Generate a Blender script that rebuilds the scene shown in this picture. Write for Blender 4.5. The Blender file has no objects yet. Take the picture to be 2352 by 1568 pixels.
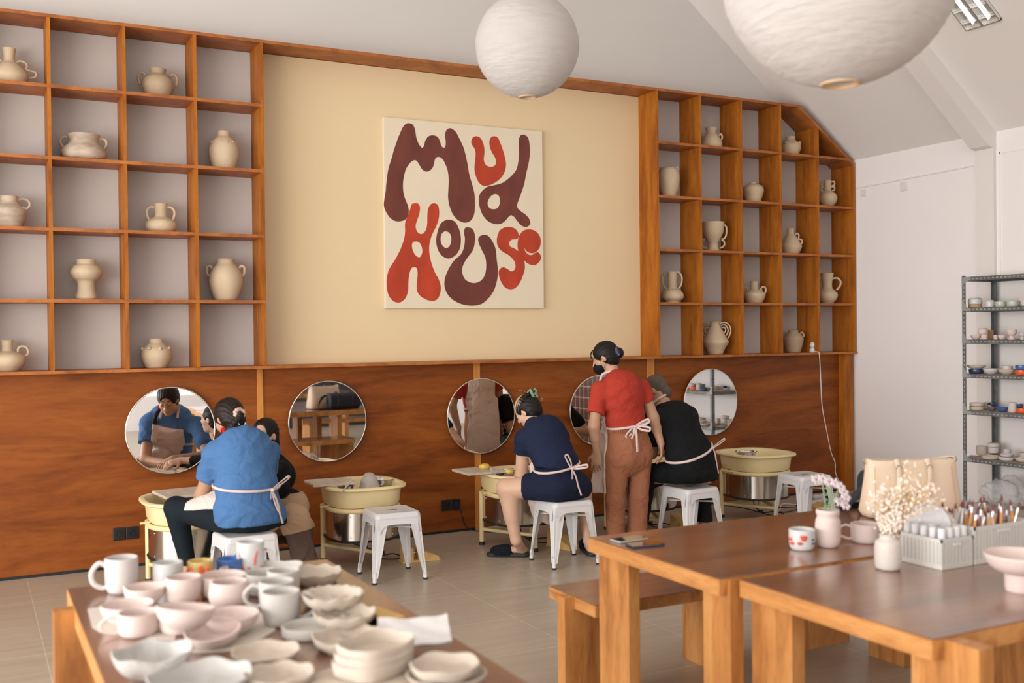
import bpy, bmesh, math, random
import numpy as np
from mathutils import Vector, Matrix
from mathutils.geometry import tessellate_polygon
random.seed(4)
R = math.radians
C = bpy.context.scene.collection
PI = math.pi
# ---------------------------------------------------------------- camera
F_PX, CAMH = 2387.4, 1.63
YAW, PITCH, ROLL = R(27.638), R(-.47), R(-.609)
_fw = Vector((math.sin(YAW)*math.cos(PITCH), math.cos(YAW)*math.cos(PITCH), math.sin(PITCH)))
_r0 = Vector((math.cos(YAW), -math.sin(YAW), 0)); _u0 = _r0.cross(_fw)
_rt = math.cos(ROLL)*_r0 + math.sin(ROLL)*_u0
_up = -math.sin(ROLL)*_r0 + math.cos(ROLL)*_u0
cam = bpy.data.cameras.new('camera'); camo = bpy.data.objects.new('camera', cam); C.objects.link(camo)
camo.matrix_world = Matrix((( _rt.x,_up.x,-_fw.x,0),(_rt.y,_up.y,-_fw.y,0),(_rt.z,_up.z,-_fw.z,CAMH),(0,0,0,1)))
cam.sensor_width = 36; cam.lens = F_PX/2352*36; cam.clip_start = .05
cam.dof.use_dof = True; cam.dof.focus_distance = 8.3; cam.dof.aperture_fstop = 2.0
bpy.context.scene.camera = camo
# ---------------------------------------------------------------- light
sc = bpy.context.scene
sc.view_settings.view_transform = 'Standard'; sc.view_settings.look = 'None'
sc.view_settings.exposure = 0.0; sc.view_settings.gamma = 1; sc.view_settings.use_curve_mapping = False
w = bpy.data.worlds.new('sky'); sc.world = w; w.use_nodes = True
w.node_tree.nodes['Background'].inputs[0].default_value = (1,.98,.96,1)
w.node_tree.nodes['Background'].inputs[1].default_value = 1.6
def area(name, loc, rot, sx, sy, power, col=(1,1,1)):
    l = bpy.data.lights.new(name, 'AREA'); l.shape = 'RECTANGLE'; l.size = sx; l.size_y = sy; l.energy = power; l.color = col
    o = bpy.data.objects.new(name, l); C.objects.link(o); o.location = loc; o.rotation_euler = rot; return o
# daylight in the tall windows of the left wall, plus a weak rear area light
area('window_daylight', (-4.95, 1.6, 1.75), (0, R(-90), 0), 2.9, 9.8, 770, (1,.975,.95))
area('window_daylight', (3.2, -3.4, 1.9), (R(90), 0, 0), 7.6, 2.6, 34, (1,.95,.90))  # area light added in front of the solid rear wall, no window there

# ---------------------------------------------------------------- materials
M = {}
def nodes(name):
    m = bpy.data.materials.new(name); m.use_nodes = True; nt = m.node_tree
    return m, nt, nt.nodes['Principled BSDF']
def N(nt, t, **kw):
    n = nt.nodes.new(t)
    for k, v in kw.items():
        if k in n.inputs: n.inputs[k].default_value = v
        else: setattr(n, k, v)
    return n
def mat(name, col, rough=.6, metal=0, var=.06, vscale=6, bump=0, bscale=60, spec=.5, coat=0, trans=0, alpha=1, sheen=0, stretch=None):
    m, nt, b = nodes(name); L = nt.links.new
    b.inputs['Roughness'].default_value = rough; b.inputs['Metallic'].default_value = metal
    b.inputs['Specular IOR Level'].default_value = spec; b.inputs['Coat Weight'].default_value = coat
    b.inputs['Transmission Weight'].default_value = trans; b.inputs['Alpha'].default_value = alpha
    b.inputs['Sheen Weight'].default_value = sheen
    tc = N(nt, 'ShaderNodeTexCoord'); mp = N(nt, 'ShaderNodeMapping'); L(tc.outputs['Object'], mp.inputs[0])
    if stretch: mp.inputs['Scale'].default_value = stretch
    n = N(nt, 'ShaderNodeTexNoise', Scale=vscale, Detail=4.0); L(mp.outputs[0], n.inputs['Vector'])
    r = N(nt, 'ShaderNodeValToRGB'); L(n.outputs[0], r.inputs[0])
    r.color_ramp.elements[0].position = .3; r.color_ramp.elements[1].position = .7
    r.color_ramp.elements[0].color = tuple(c*(1-var) for c in col)+(1,)
    r.color_ramp.elements[1].color = tuple(min(1,c*(1+var)) for c in col)+(1,)
    L(r.outputs[0], b.inputs['Base Color'])
    if bump:
        n2 = N(nt, 'ShaderNodeTexNoise', Scale=bscale, Detail=3.0); L(mp.outputs[0], n2.inputs['Vector'])
        bp = N(nt, 'ShaderNodeBump', Strength=bump, Distance=.01); L(n2.outputs[0], bp.inputs['Height']); L(bp.outputs[0], b.inputs['Normal'])
    M[name] = m; return m
def wood(name, c0, c1, c2, scale=(1,1,8), rough=.4, coat=0, warp=1.5, base=1.0, spec=.5):
    """long streaks: the small number in scale is the grain direction"""
    m, nt, b = nodes(name); L = nt.links.new
    b.inputs['Roughness'].default_value = rough; b.inputs['Coat Weight'].default_value = coat; b.inputs['Coat Roughness'].default_value = .18
    b.inputs['Specular IOR Level'].default_value = spec
    tc = N(nt, 'ShaderNodeTexCoord'); mp = N(nt, 'ShaderNodeMapping'); L(tc.outputs['Object'], mp.inputs[0])
    mp.inputs['Scale'].default_value = scale
    n = N(nt, 'ShaderNodeTexNoise', Scale=base, Detail=6.0, Roughness=.6, Distortion=warp); L(mp.outputs[0], n.inputs['Vector'])
    r = N(nt, 'ShaderNodeValToRGB'); L(n.outputs[0], r.inputs[0]); e = r.color_ramp.elements
    e[0].position = .32; e[0].color = c0+(1,); e[1].position = .72; e[1].color = c2+(1,)
    k = e.new(.5); k.color = c1+(1,)
    n3 = N(nt, 'ShaderNodeTexNoise', Scale=base*14, Detail=3.0); L(mp.outputs[0], n3.inputs['Vector'])
    mx = N(nt, 'ShaderNodeMix', data_type='RGBA', blend_type='MULTIPLY'); mx.inputs[0].default_value = .25
    L(r.outputs[0], mx.inputs[6]); L(n3.outputs['Color'], mx.inputs[7]) if False else None
    g = N(nt, 'ShaderNodeValToRGB'); g.color_ramp.elements[0].position=.35; g.color_ramp.elements[0].color=(.45,.45,.45,1); g.color_ramp.elements[1].position=.55; g.color_ramp.elements[1].color=(1,1,1,1)
    L(n3.outputs[0], g.inputs[0]); L(g.outputs[0], mx.inputs[7])
    L(mx.outputs[2], b.inputs['Base Color'])
    bp = N(nt, 'ShaderNodeBump', Strength=.06, Distance=.01); L(n3.outputs[0], bp.inputs['Height']); L(bp.outputs[0], b.inputs['Normal'])
    M[name] = m; return m
mat('gable_paint', (.64,.625,.605), .9, var=.015, vscale=1)
mat('white_paint', (.88,.855,.855), .85, var=.012, vscale=1)
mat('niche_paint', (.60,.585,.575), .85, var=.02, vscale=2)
mat('ceiling_paint', (.80,.765,.745), .9, var=.012, vscale=1)
mat('cream_paint', (.80,.64,.40), .8, var=.012, vscale=1)
wood('panel_ply', (.150,.036,.005), (.25,.064,.008), (.335,.100,.014), (.45,1,2.6), .5, warp=1.6, base=1.4, spec=.3)
wood('shelf_wood', (.26,.075,.014), (.40,.125,.022), (.52,.19,.04), (2,2,2), .5, warp=.8, base=2.2)
wood('shelf_upright', (.27,.075,.007), (.41,.128,.010), (.51,.185,.020), (5,5,.7), .55, warp=.8, base=2.2, spec=.3)
wood('rib_wood', (.42,.14,.02), (.6,.23,.04), (.7,.31,.07), (6,6,.6), .5, warp=.6, base=2)
wood('table_wood', (.30,.11,.03), (.52,.22,.06), (.66,.33,.11), (5,5,.7), .38, warp=1.0, base=1.8)
wood('table_top_wood', (.13,.05,.02), (.23,.09,.035), (.32,.14,.055), (.7,6,6), .30, coat=1, warp=.6, base=1.2)
wood('table_top_wood_long', (.13,.05,.02), (.23,.09,.035), (.32,.14,.055), (6,.7,6), .30, coat=1, warp=.6, base=1.2)
wood('table_edge_wood', (.34,.13,.035), (.56,.25,.075), (.68,.36,.13), (6,.8,6), .4, warp=.8, base=1.6)
wood('board_ply', (.50,.42,.33), (.60,.52,.42), (.68,.60,.50), (6,1,6), .75, warp=.4, base=2)
wood('pedal_wood', (.60,.38,.12), (.70,.46,.16), (.76,.54,.22), (1,6,6), .6, warp=.3, base=2)
mat('clay', (.60,.475,.325), .85, var=.07, vscale=9, bump=.12, bscale=70)
mat('clay_dark', (.44,.33,.215), .85, var=.08, vscale=9, bump=.12, bscale=70)
mat('clay_fired', (.52,.42,.33), .8, var=.32, vscale=7, bump=.15, bscale=60, stretch=(1,1,2.5))
mat('canvas', (.80,.71,.55), .85, var=.02, vscale=3, bump=.06, bscale=300)
mat('paint_brown', (.150,.034,.022), .5, var=.22, vscale=5, stretch=(1.5,1,.6))
mat('paint_red', (.47,.046,.012), .5, var=.16, vscale=5, stretch=(1.5,1,.6))
mat('mirror_silver', (.93,.94,.94), .02, metal=1, var=0)
mat('mirror_rim', (.75,.74,.70), .25, metal=1, var=.02)
mat('yellow_plastic', (.86,.72,.41), .38, var=.03, vscale=4)
mat('yellow_tube', (.84,.68,.36), .4, var=.03, vscale=4)
mat('stainless', (.62,.58,.53), .2, metal=1, var=.10, vscale=2, stretch=(6,6,.3))
mat('steel', (.6,.6,.6), .18, metal=1, var=.03)
mat('black_rubber', (.012,.012,.015), .6, var=.1)
mat('black_plastic', (.018,.018,.02), .35, var=.1)
mat('stool_white', (.70,.70,.71), .35, var=.015, vscale=3)
mat('wet_clay', (.48,.45,.41), .35, var=.08, vscale=12)
mat('sponge', (.80,.58,.12), .95, var=.15, vscale=60, bump=.5, bscale=120)
mat('socket_black', (.014,.014,.016), .4, var=.1)
mat('socket_white', (.78,.76,.74), .4, var=.02)
mat('paper_white', (.66,.63,.615), .95, var=.03, vscale=9, bump=.8, bscale=16, stretch=(.6,.6,3))
mat('bamboo', (.62,.43,.26), .6, var=.05)
mat('cord_white', (.8,.78,.75), .6, var=.02)
mat('rack_steel', (.17,.185,.19), .45, metal=.5, var=.25, vscale=12)
mat('rack_board', (.45,.33,.22), .8, var=.1)
mat('bisque_pink', (.72,.60,.56), .8, var=.02, vscale=7)
mat('bisque_in', (.80,.62,.50), .85, var=.03, vscale=7)
mat('bisque_white', (.66,.62,.60), .75, var=.03, vscale=8)
mat('stone_glaze', (.60,.58,.55), .35, var=.05, vscale=14)
mat('glaze_white', (.66,.67,.67), .25, var=.03, vscale=10)
mat('glaze_grey', (.52,.515,.50), .35, var=.08, vscale=9)
mat('raw_clay_plate', (.58,.51,.43), .85, var=.05, vscale=8)
mat('marbled', (.56,.55,.53), .45, var=.3, vscale=7, stretch=(2,.6,1))
mat('glaze_green', (.52,.58,.48), .3, var=.1, vscale=12)
mat('glaze_navy', (.035,.06,.19), .25, var=.4, vscale=18)
mat('glaze_blue', (.07,.16,.42), .25, var=.35, vscale=14)
mat('glaze_orange', (.85,.13,.03), .3, var=.15, vscale=18)
mat('glaze_red', (.75,.10,.07), .35, var=.1)
mat('glaze_yellow', (.75,.55,.20), .35, var=.25, vscale=20)
mat('brown_clay', (.55,.33,.17), .8, var=.08)
mat('dark_rim', (.15,.14,.13), .5, var=.2)
mat('speckled', (.62,.58,.54), .45, var=.10, vscale=220)
mat('plastic_white', (.72,.72,.74), .4, var=.01)
mat('crate_grey', (.66,.65,.62), .5, var=.02)
mat('plastic_bag', (.85,.87,.90), .15, var=.1, vscale=10, bump=1, bscale=16, alpha=.35)
mat('petal', (.90,.83,.85), .7, var=.05)
mat('petal_purple', (.55,.22,.42), .7, var=.1)
mat('stem_green', (.22,.36,.17), .6, var=.1)
mat('dry_stem', (.72,.50,.25), .8, var=.15)
mat('dry_fluff', (.92,.83,.74), .95, var=.06, vscale=20)
mat('tote_beige', (.76,.60,.45), .7, var=.03, vscale=5, bump=.1, bscale=12)
mat('tote_lining', (.05,.02,.05), .8, var=.1)
mat('strap_black', (.016,.018,.024), .75, var=.15)
mat('phone_glass', (.02,.018,.016), .05, var=0, spec=.9, coat=1)
mat('phone_case', (.45,.44,.42), .35, var=.05)
mat('phone_navy', (.03,.045,.09), .3, var=.1)
mat('brush_orange', (.80,.33,.05), .5, var=.1)
mat('brush_maroon', (.16,.02,.03), .4, var=.1)
mat('brush_silver', (.7,.7,.72), .3, metal=.8, var=.05)
mat('tile_maroon', (.045,.012,.012), .25, var=.2)
mat('cabinet_dark', (.03,.032,.035), .5, var=.1)
mat('cloth_white', (.72,.71,.71), .9, var=.02, bump=.2, bscale=20)
mat('paper_sheet', (.66,.61,.54), .9, var=.05)
mat('lamp_tray', (.75,.76,.74), .18, metal=.7, var=.03)
def emit(name, col, s):
    m, nt, b = nodes(name); b.inputs['Base Color'].default_value = col+(1,)
    b.inputs['Emission Color'].default_value = col+(1,); b.inputs['Emission Strength'].default_value = s; M[name] = m
mat('slot_grey', (.36,.36,.35), .6, var=.15); mat('gusset', (.33,.36,.34), .4, metal=.3, var=.1)
emit('tube_lit', (1,.98,.95), 3.0)
m_ = M['paper_white']; nt_ = m_.node_tree; b_ = nt_.nodes['Principled BSDF']; out_ = nt_.nodes['Material Output']
tr_ = nt_.nodes.new('ShaderNodeBsdfTranslucent'); tr_.inputs[0].default_value = (.80,.76,.73,1); ms_ = nt_.nodes.new('ShaderNodeMixShader'); ms_.inputs[0].default_value = .3
nt_.links.new(b_.outputs[0], ms_.inputs[1]); nt_.links.new(tr_.outputs[0], ms_.inputs[2]); nt_.links.new(ms_.outputs[0], out_.inputs[0])
def floor_mat():
    m, nt, b = nodes('floor_tile'); L = nt.links.new; b.inputs['Roughness'].default_value = .34
    tc = N(nt, 'ShaderNodeTexCoord'); mp = N(nt, 'ShaderNodeMapping'); L(tc.outputs['Object'], mp.inputs[0])
    mp.inputs['Location'].default_value = (-2.152, -5.87, 0)
    bk = N(nt, 'ShaderNodeTexBrick', offset=0, squash=1); L(mp.outputs[0], bk.inputs['Vector'])
    for k, v in (('Scale',1.0),('Mortar Size',.0028),('Brick Width',.606),('Row Height',.597),('Mortar Smooth',.2)): bk.inputs[k].default_value = v
    bk.inputs['Color1'].default_value = (.47,.405,.315,1); bk.inputs['Color2'].default_value = (.50,.435,.345,1); bk.inputs['Mortar'].default_value = (.66,.61,.53,1)
    mp2 = N(nt, 'ShaderNodeMapping'); L(tc.outputs['Object'], mp2.inputs[0]); mp2.inputs['Scale'].default_value = (.8,9,1); 
    n = N(nt, 'ShaderNodeTexNoise', Scale=2.0, Detail=6.0, Distortion=.6); L(mp2.outputs[0], n.inputs['Vector'])
    g = N(nt, 'ShaderNodeValToRGB'); L(n.outputs[0], g.inputs[0]); g.color_ramp.elements[0].position=.3; g.color_ramp.elements[0].color=(.84,.83,.82,1); g.color_ramp.elements[1].position=.7; g.color_ramp.elements[1].color=(1.0,1,1,1)
    mx = N(nt, 'ShaderNodeMix', data_type='RGBA', blend_type='MULTIPLY'); mx.inputs[0].default_value = 1
    L(bk.outputs[0], mx.inputs[6]); L(g.outputs[0], mx.inputs[7]); L(mx.outputs[2], b.inputs['Base Color'])
    M['floor_tile'] = m
floor_mat()
def tile_wall_mat():
    m, nt, b = nodes('maroon_tiles'); L = nt.links.new; b.inputs['Roughness'].default_value = .2
    tc = N(nt, 'ShaderNodeTexCoord'); mp = N(nt, 'ShaderNodeMapping'); L(tc.outputs['Object'], mp.inputs[0])
    mp.inputs['Rotation'].default_value = (R(90), 0, R(90))
    bk = N(nt, 'ShaderNodeTexBrick', offset=0, squash=1)
    sx = N(nt, 'ShaderNodeSeparateXYZ'); cx = N(nt, 'ShaderNodeCombineXYZ'); L(tc.outputs['Object'], sx.inputs[0])
    L(sx.outputs[1], cx.inputs[0]); L(sx.outputs[2], cx.inputs[1]); L(cx.outputs[0], bk.inputs['Vector'])
    for k, v in (('Scale',1.0),('Mortar Size',.004),('Brick Width',.11),('Row Height',.15)): bk.inputs[k].default_value = v
    bk.inputs['Color1'].default_value = (.05,.012,.012,1); bk.inputs['Color2'].default_value = (.07,.016,.014,1); bk.inputs['Mortar'].default_value = (.55,.42,.25,1)
    L(bk.outputs[0], b.inputs['Base Color']); M['maroon_tiles'] = m
tile_wall_mat()

# ---------------------------------------------------------------- helpers
def ray(px, py): return _rt*((px-1176)/F_PX) - _up*((py-784)/F_PX) + _fw
def at(px, py, Y):
    d = ray(px, py); t = Y/d.y; return Vector((d.x*t, Y, CAMH+d.z*t))
def atx(px, py, X):
    d = ray(px, py); t = X/d.x; return Vector((X, d.y*t, CAMH+d.z*t))
def onz(px, py, Z):
    d = ray(px, py); t = (Z-CAMH)/d.z; return Vector((d.x*t, d.y*t, Z))
def depth(p): return (Vector(p)-Vector((0,0,CAMH))).dot(_fw)
class MB:
    def __init__(s): s.v = []; s.f = []; s.mi = []; s.m = 0
    def add(s, vs, fs):
        o = len(s.v); s.v += [tuple(v) for v in vs]; s.f += [tuple(i+o for i in f) for f in fs]; s.mi += [s.m]*len(fs)
    def box(s, x0, x1, y0, y1, z0, z1, b=0):
        if b:
            bm = bmesh.new(); bmesh.ops.create_cube(bm, size=1)
            for v in bm.verts: v.co = Vector(((x0+x1)/2+v.co.x*(x1-x0), (y0+y1)/2+v.co.y*(y1-y0), (z0+z1)/2+v.co.z*(z1-z0)))
            bmesh.ops.bevel(bm, geom=bm.edges[:], offset=b, segments=2, affect='EDGES', profile=.5)
            bm.verts.index_update(); s.add([v.co for v in bm.verts], [[v.index for v in f.verts] for f in bm.faces]); bm.free(); return
        s.add([(x0,y0,z0),(x1,y0,z0),(x1,y1,z0),(x0,y1,z0),(x0,y0,z1),(x1,y0,z1),(x1,y1,z1),(x0,y1,z1)],
              [(0,3,2,1),(4,5,6,7),(0,1,5,4),(1,2,6,5),(2,3,7,6),(3,0,4,7)])
    def lathe(s, prof, c=(0,0,0), seg=40, mod=None):
        vs, fs = [], []; n = len(prof)
        for j in range(seg):
            a = 2*PI*j/seg; ca, sa = math.cos(a), math.sin(a)
            for i, (r, z) in enumerate(prof):
                k, dz = mod(a, i, r, z) if mod else (1, 0)
                vs.append((c[0]+r*k*ca, c[1]+r*k*sa, c[2]+z+dz))
        for j in range(seg):
            j2 = (j+1) % seg
            for i in range(n-1): fs.append((j*n+i, j2*n+i, j2*n+i+1, j*n+i+1))
        fs.append([j*n for j in range(seg)][::-1]); fs.append([j*n+n-1 for j in range(seg)])
        s.add(vs, fs)
    def tube(s, pts, r, seg=10, flat=None, close=False, caps=True):
        """sweep of a circle (or an ellipse: flat=(normal, ratio)) along points; r may be a list"""
        P = [Vector(p) for p in pts]; n = len(P); rr = r if isinstance(r, (list, tuple)) else [r]*n
        vs, fs = [], []; prev = None
        for i in range(n):
            a, b = (P[i-1], P[(i+1) % n]) if close else (P[max(i-1,0)], P[min(i+1,n-1)])
            t = (b-a).normalized() if (b-a).length > 1e-9 else Vector((0,0,1))
            if flat: u = flat[0].cross(t); u = u.normalized() if u.length > 1e-4 else t.orthogonal().normalized()
            elif prev is None: u = t.orthogonal().normalized()
            else: u = (prev - t*prev.dot(t)).normalized()
            prev = u; w_ = t.cross(u)
            k = flat[1] if flat else 1
            for j in range(seg):
                q = 2*PI*j/seg; vs.append(P[i] + u*(rr[i]*math.cos(q)) + w_*(rr[i]*k*math.sin(q)))
        m = n if close else n-1
        for i in range(m):
            i2 = (i+1) % n
            for j in range(seg): fs.append((i*seg+j, i*seg+(j+1) % seg, i2*seg+(j+1) % seg, i2*seg+j))
        if not close and caps: fs.append(list(range(seg))[::-1]); fs.append([(n-1)*seg+j for j in range(seg)])
        s.add(vs, fs)
    def prism(s, poly, z0, z1, axis='z'):
        n = len(poly); f = {'z': lambda a,b,c: (a,b,c), 'y': lambda a,b,c: (a,c,b), 'x': lambda a,b,c: (c,a,b)}[axis]
        s.add([f(a,b,z0) for a,b in poly]+[f(a,b,z1) for a,b in poly],
              [list(range(n))[::-1], list(range(n,2*n))]+[(i,(i+1)%n,(i+1)%n+n,i+n) for i in range(n)])
    def build(s, name, m, parent=None, smooth=False, loc=None, rot=None):
        me = bpy.data.meshes.new(name); me.from_pydata(s.v, [], s.f)
        for mm in (m if isinstance(m, (list, tuple)) else [m]): me.materials.append(M[mm])
        if isinstance(m, (list, tuple)):
            for p, i in zip(me.polygons, s.mi): p.material_index = i
        bm = bmesh.new(); bm.from_mesh(me); bmesh.ops.recalc_face_normals(bm, faces=bm.faces); bm.to_mesh(me); bm.free()
        if smooth:
            me.polygons.foreach_set('use_smooth', [True]*len(me.polygons))
            try: me.set_sharp_from_angle(angle=R(smooth if smooth is not True else 40))
            except Exception: pass
        o = bpy.data.objects.new(name, me); C.objects.link(o)
        if parent: o.parent = parent
        if loc is not None: o.location = loc
        if rot is not None: o.rotation_euler = rot
        return o
def box(name, m, *a, b=0, parent=None, **k):
    mb = MB(); mb.box(*a, b=b); return mb.build(name, m, parent, **k)
def thing(name, label, cat, loc=(0,0,0), rz=0, group=None):
    o = bpy.data.objects.new(name, None); o.empty_display_size = .1; C.objects.link(o); o.location = loc; o.rotation_euler = (0,0,rz)
    return tag(o, label, cat, group)
def tag(o, label, cat, group=None):
    o['label'] = label; o['category'] = cat
    if group: o['group'] = group
    return o
def struct(o): o['kind'] = 'structure'; return o
def kids(o): return [c for c in bpy.data.objects if c.parent == o]
def dup(root, loc, rz=0, label=None, group=None, scale=None):
    def cp(o, par):
        c = o.copy(); C.objects.link(c)
        if par: c.parent = par
        for k in kids_map.get(o.name, []): cp(k, c)
        return c
    kids_map = {}
    for o in bpy.data.objects:
        if o.parent: kids_map.setdefault(o.parent.name, []).append(o)
    r = cp(root, None); r.location = loc; r.rotation_euler = (0,0,rz)
    if label: r['label'] = label
    if group: r['group'] = group
    if scale: r.scale = scale
    return r
def spline(P, n=6, close=False):
    P = [Vector(p) for p in P]; out = []; m = len(P)
    for i in range(m if close else m-1):
        if close: a, b, c, d = P[i-1], P[i], P[(i+1)%m], P[(i+2)%m]
        else: a, b, c, d = P[max(i-1,0)], P[i], P[i+1], P[min(i+2,m-1)]
        for j in range(n):
            t = j/n; out.append(.5*((2*b)+(c-a)*t+(2*a-5*b+4*c-d)*t*t+(3*b-a-3*c+d)*t**3))
    if not close: out.append(P[-1])
    return out
def sp2(prof, n=4): return [(p.x, p.y) for p in spline([(a,b,0) for a,b in prof], n)]

# ---------------------------------------------------------------- the room
YF, YP, YB, XR = 7.67, 7.78, 7.98, 7.95
XL, YR = -5.0, -3.5
struct(box('floor', 'floor_tile', XL-.2, XR+.2, YR-.2, YB+.2, -.1, 0))
mb = MB()   # gable wall; ridge is flat between the two slopes
SL = .784; ZE = 3.335; XT = XR-(5.5-ZE)/SL
mb.prism([(XL-.2,-.1),(XR+.2,-.1),(XR+.2,ZE),(XR,ZE),(XT,5.5),(XL+XR-XT,5.5),(XL,ZE),(XL-.2,ZE)], YB, YB+.2, 'y')
struct(mb.build('wall_back', 'gable_paint'))
mb = MB(); mb.prism([(XL-.2,-.1),(XR+.2,-.1),(XR+.2,ZE),(XR,ZE),(XT,5.5),(XL+XR-XT,5.5),(XL,ZE),(XL-.2,ZE)], YR-.2, YR, 'y')
rear = mb.build('wall_rear', 'white_paint'); struct(rear)
# the rear wall is solid, with no window openings
struct(box('wall_right', 'white_paint', XR, XR+.2, YR, YB, -.1, ZE+.05))
mb = MB(); mb.box(XL-.2, XL, YR, YB, -.1, .25); mb.box(XL-.2, XL, YR, YB, 3.2, ZE+.05); mb.box(XL-.2, XL, 6.6, YB, .25, 3.2); mb.box(XL-.2, XL, YR, -2.0, .25, 3.2)
struct(mb.build('wall_left', 'white_paint'))
for i in range(4):
    y0 = -2.0+i*2.15; mb = MB()
    for a in ((y0, y0+.05, .25, 3.2), (y0+2.10, y0+2.15, .25, 3.2), (y0+.05, y0+2.10, .25, .31), (y0+.05, y0+2.10, 3.14, 3.2), (y0+.05, y0+2.1, 2.2, 2.25)):
        mb.box(XL-.12, XL-.04, *a)
    struct(mb.build('window_%d' % (i+1), 'cabinet_dark'))
mb = MB()
t = .12
sec = [(XR+.2,ZE-.157),(XR+.2,ZE+.15),(XT+.1,5.5+t),(XL+XR-XT-.1,5.5+t),(XL-.2,ZE+.15),(XL-.2,ZE-.157),(XL+XR-XT,5.5),(XT,5.5)]
mb.prism([(XT,5.5),(XR+.2,5.5-(XR+.2-XT)*SL),(XR+.2,5.5+t-(XR+.2-XT)*SL),(XT,5.5+t)], YR-.2, YB+.2, 'y')
mb.prism([(XT,5.5),(XT,5.5+t),(XL+XR-XT,5.5+t),(XL+XR-XT,5.5)], YR-.2, YB+.2, 'y')
mb.prism([(XL+XR-XT,5.5),(XL+XR-XT,5.5+t),(XL-.2,5.5+t-(XR+.2-XT)*SL),(XL-.2,5.5-(XR+.2-XT)*SL)], YR-.2, YB+.2, 'y')
struct(mb.build('ceiling', 'ceiling_paint'))
# sloping ceiling beams and their wall pilasters
for i, y in enumerate((6.06, 2.6, -.9)):
    mb = MB(); d = .15
    mb.prism([(XR, ZE), (XR, ZE-d), (XR-.10, ZE-d+.10*SL*.3), (XT, 5.5-d), (XT, 5.5)], y, y+.19, 'y')
    mb.box(XR-.035, XR, y+.003, y+.187, 0, ZE-.12)
    struct(mb.build('trim_%d' % (i+1), 'ceiling_paint'))
mb = MB(); mb.tube([(XR-.008, 7.66, 3.05),(XR-.008, 6.25, 3.075)], .008, 6)
mb.box(XR-.02, XR, 6.245, 6.275, 3.06, 3.10)
tag(mb.build('cable_conduit', 'white_paint'), 'thin white cable conduit running along the white right wall below the ceiling', 'conduit')
mb = MB(); mb.box(XR-.006, XR, 5.2, 6.03, 3.14, 3.152); mb.box(XR-.006, XR, 6.02, 6.032, .0, 3.15)
struct(mb.build('trim_4', 'white_paint'))
# ---- wainscot: plywood panels, ribs, ledge, cream wall
XN = [.509+.481*i for i in range(-3, 4)]       # left uprights; index 6 is the last (1.952)
XM = [5.514+.481*i for i in range(6)]
XEND = XM[-1]
ZR = [3.805, 3.332, 2.847, 2.365, 1.88, 1.397]
cuts = [XL, 1.925, 3.73, 5.47, XEND+.02]
for i in range(4):
    struct(box('trim_%d' % (5+i), 'panel_ply', cuts[i]+.001, cuts[i+1]-.001, YP, YB, 0, 1.385))
mb = MB(); mb.box(XL, XEND, YP-.004, YP, 0, .02); struct(mb.build('baseboard_back', 'black_rubber'))
j = 9
for x0, x1 in ((1.915, 1.960), (3.712, 3.768), (5.450, 5.530)):
    struct(box('trim_%d' % j, 'rib_wood', x0, x1, YP-.009, YP+.01, 0.0, 1.385, b=.002)); j += 1
struct(box('trim_%d' % j, 'shelf_upright', XEND-.12, XEND-.004, YF+.03, YP+.01, 0, 1.385)); j += 1
struct(box('trim_%d' % j, 'shelf_wood', XL, XEND+.012, YF-.012, YB, 1.385, 1.406)); j += 1      # ledge
struct(box('trim_%d' % j, 'cream_paint', XN[-1]+.01, XM[0]-.01, YB-.03, YB, 1.406, 3.79)); j += 1
# ---- shelves
T = .0115
def shelf_unit(name, label, xs, chamfer):
    t = thing(name, label, 'shelving', (xs[0], YF, 0))
    o = Vector((xs[0], YF, 0)); dp = YB-.004-YF
    for i, x in enumerate(xs):
        top = ZR[0]
        if chamfer and i >= len(xs)-2: top = 3.822-.713*(x-7.195)-.02 if x > 7.195 else ZR[0]
        box('upright', 'shelf_upright', x-T-o.x, x+T-o.x, 0, dp, 1.407, top-T, parent=t)
    for k, z in enumerate(ZR[:-1]):
        xa, xb = xs[0]-T+.003, xs[-1]+T-.003
        if k == 0:
            if chamfer: xb = 7.20
        if chamfer and k == 1: xb = 7.195+(3.822-z)/.713
        if not chamfer and k == 0: xb = XM[0]-T-.001
        mb = MB(); mb.box(xa-o.x, xb-o.x, -.002, dp, z-T, z+T)
        mb.build('top_board' if k == 0 else 'shelf_board', 'shelf_wood', t)
    if chamfer:
        mb = MB(); n = Vector((.713,1)).normalized()*.02
        a = (7.195-o.x, 3.818); b = (XEND+T-o.x, 3.818-.713*(XEND+T-7.195))
        mb.prism([a, b, (b[0]-.02, b[1]-.018), (a[0]-.012, a[1]-.024)], -.003, dp, 'y'); mb.build('sloping_top_board', 'shelf_wood', t)
    mb = MB(); x0, x1 = xs[0]-o.x, xs[-1]-o.x
    if chamfer: mb.prism([(x0,1.407),(x1,1.407),(x1,3.29),(7.19-o.x,3.79),(x0,3.79)], dp-.004, dp, 'y')
    else: mb.box(x0, x1, dp-.004, dp, 1.407, 3.79)
    mb.build('back_panel', 'niche_paint', t)
    return t
shelf_unit('shelving_unit', 'reddish wooden cubbyhole shelving on the left of the cream wall, joined to its top beam', XN, False)
shelf_unit('shelving_unit', 'orange wooden cubbyhole shelving on the right with a sloping top corner', XM, True)

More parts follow.
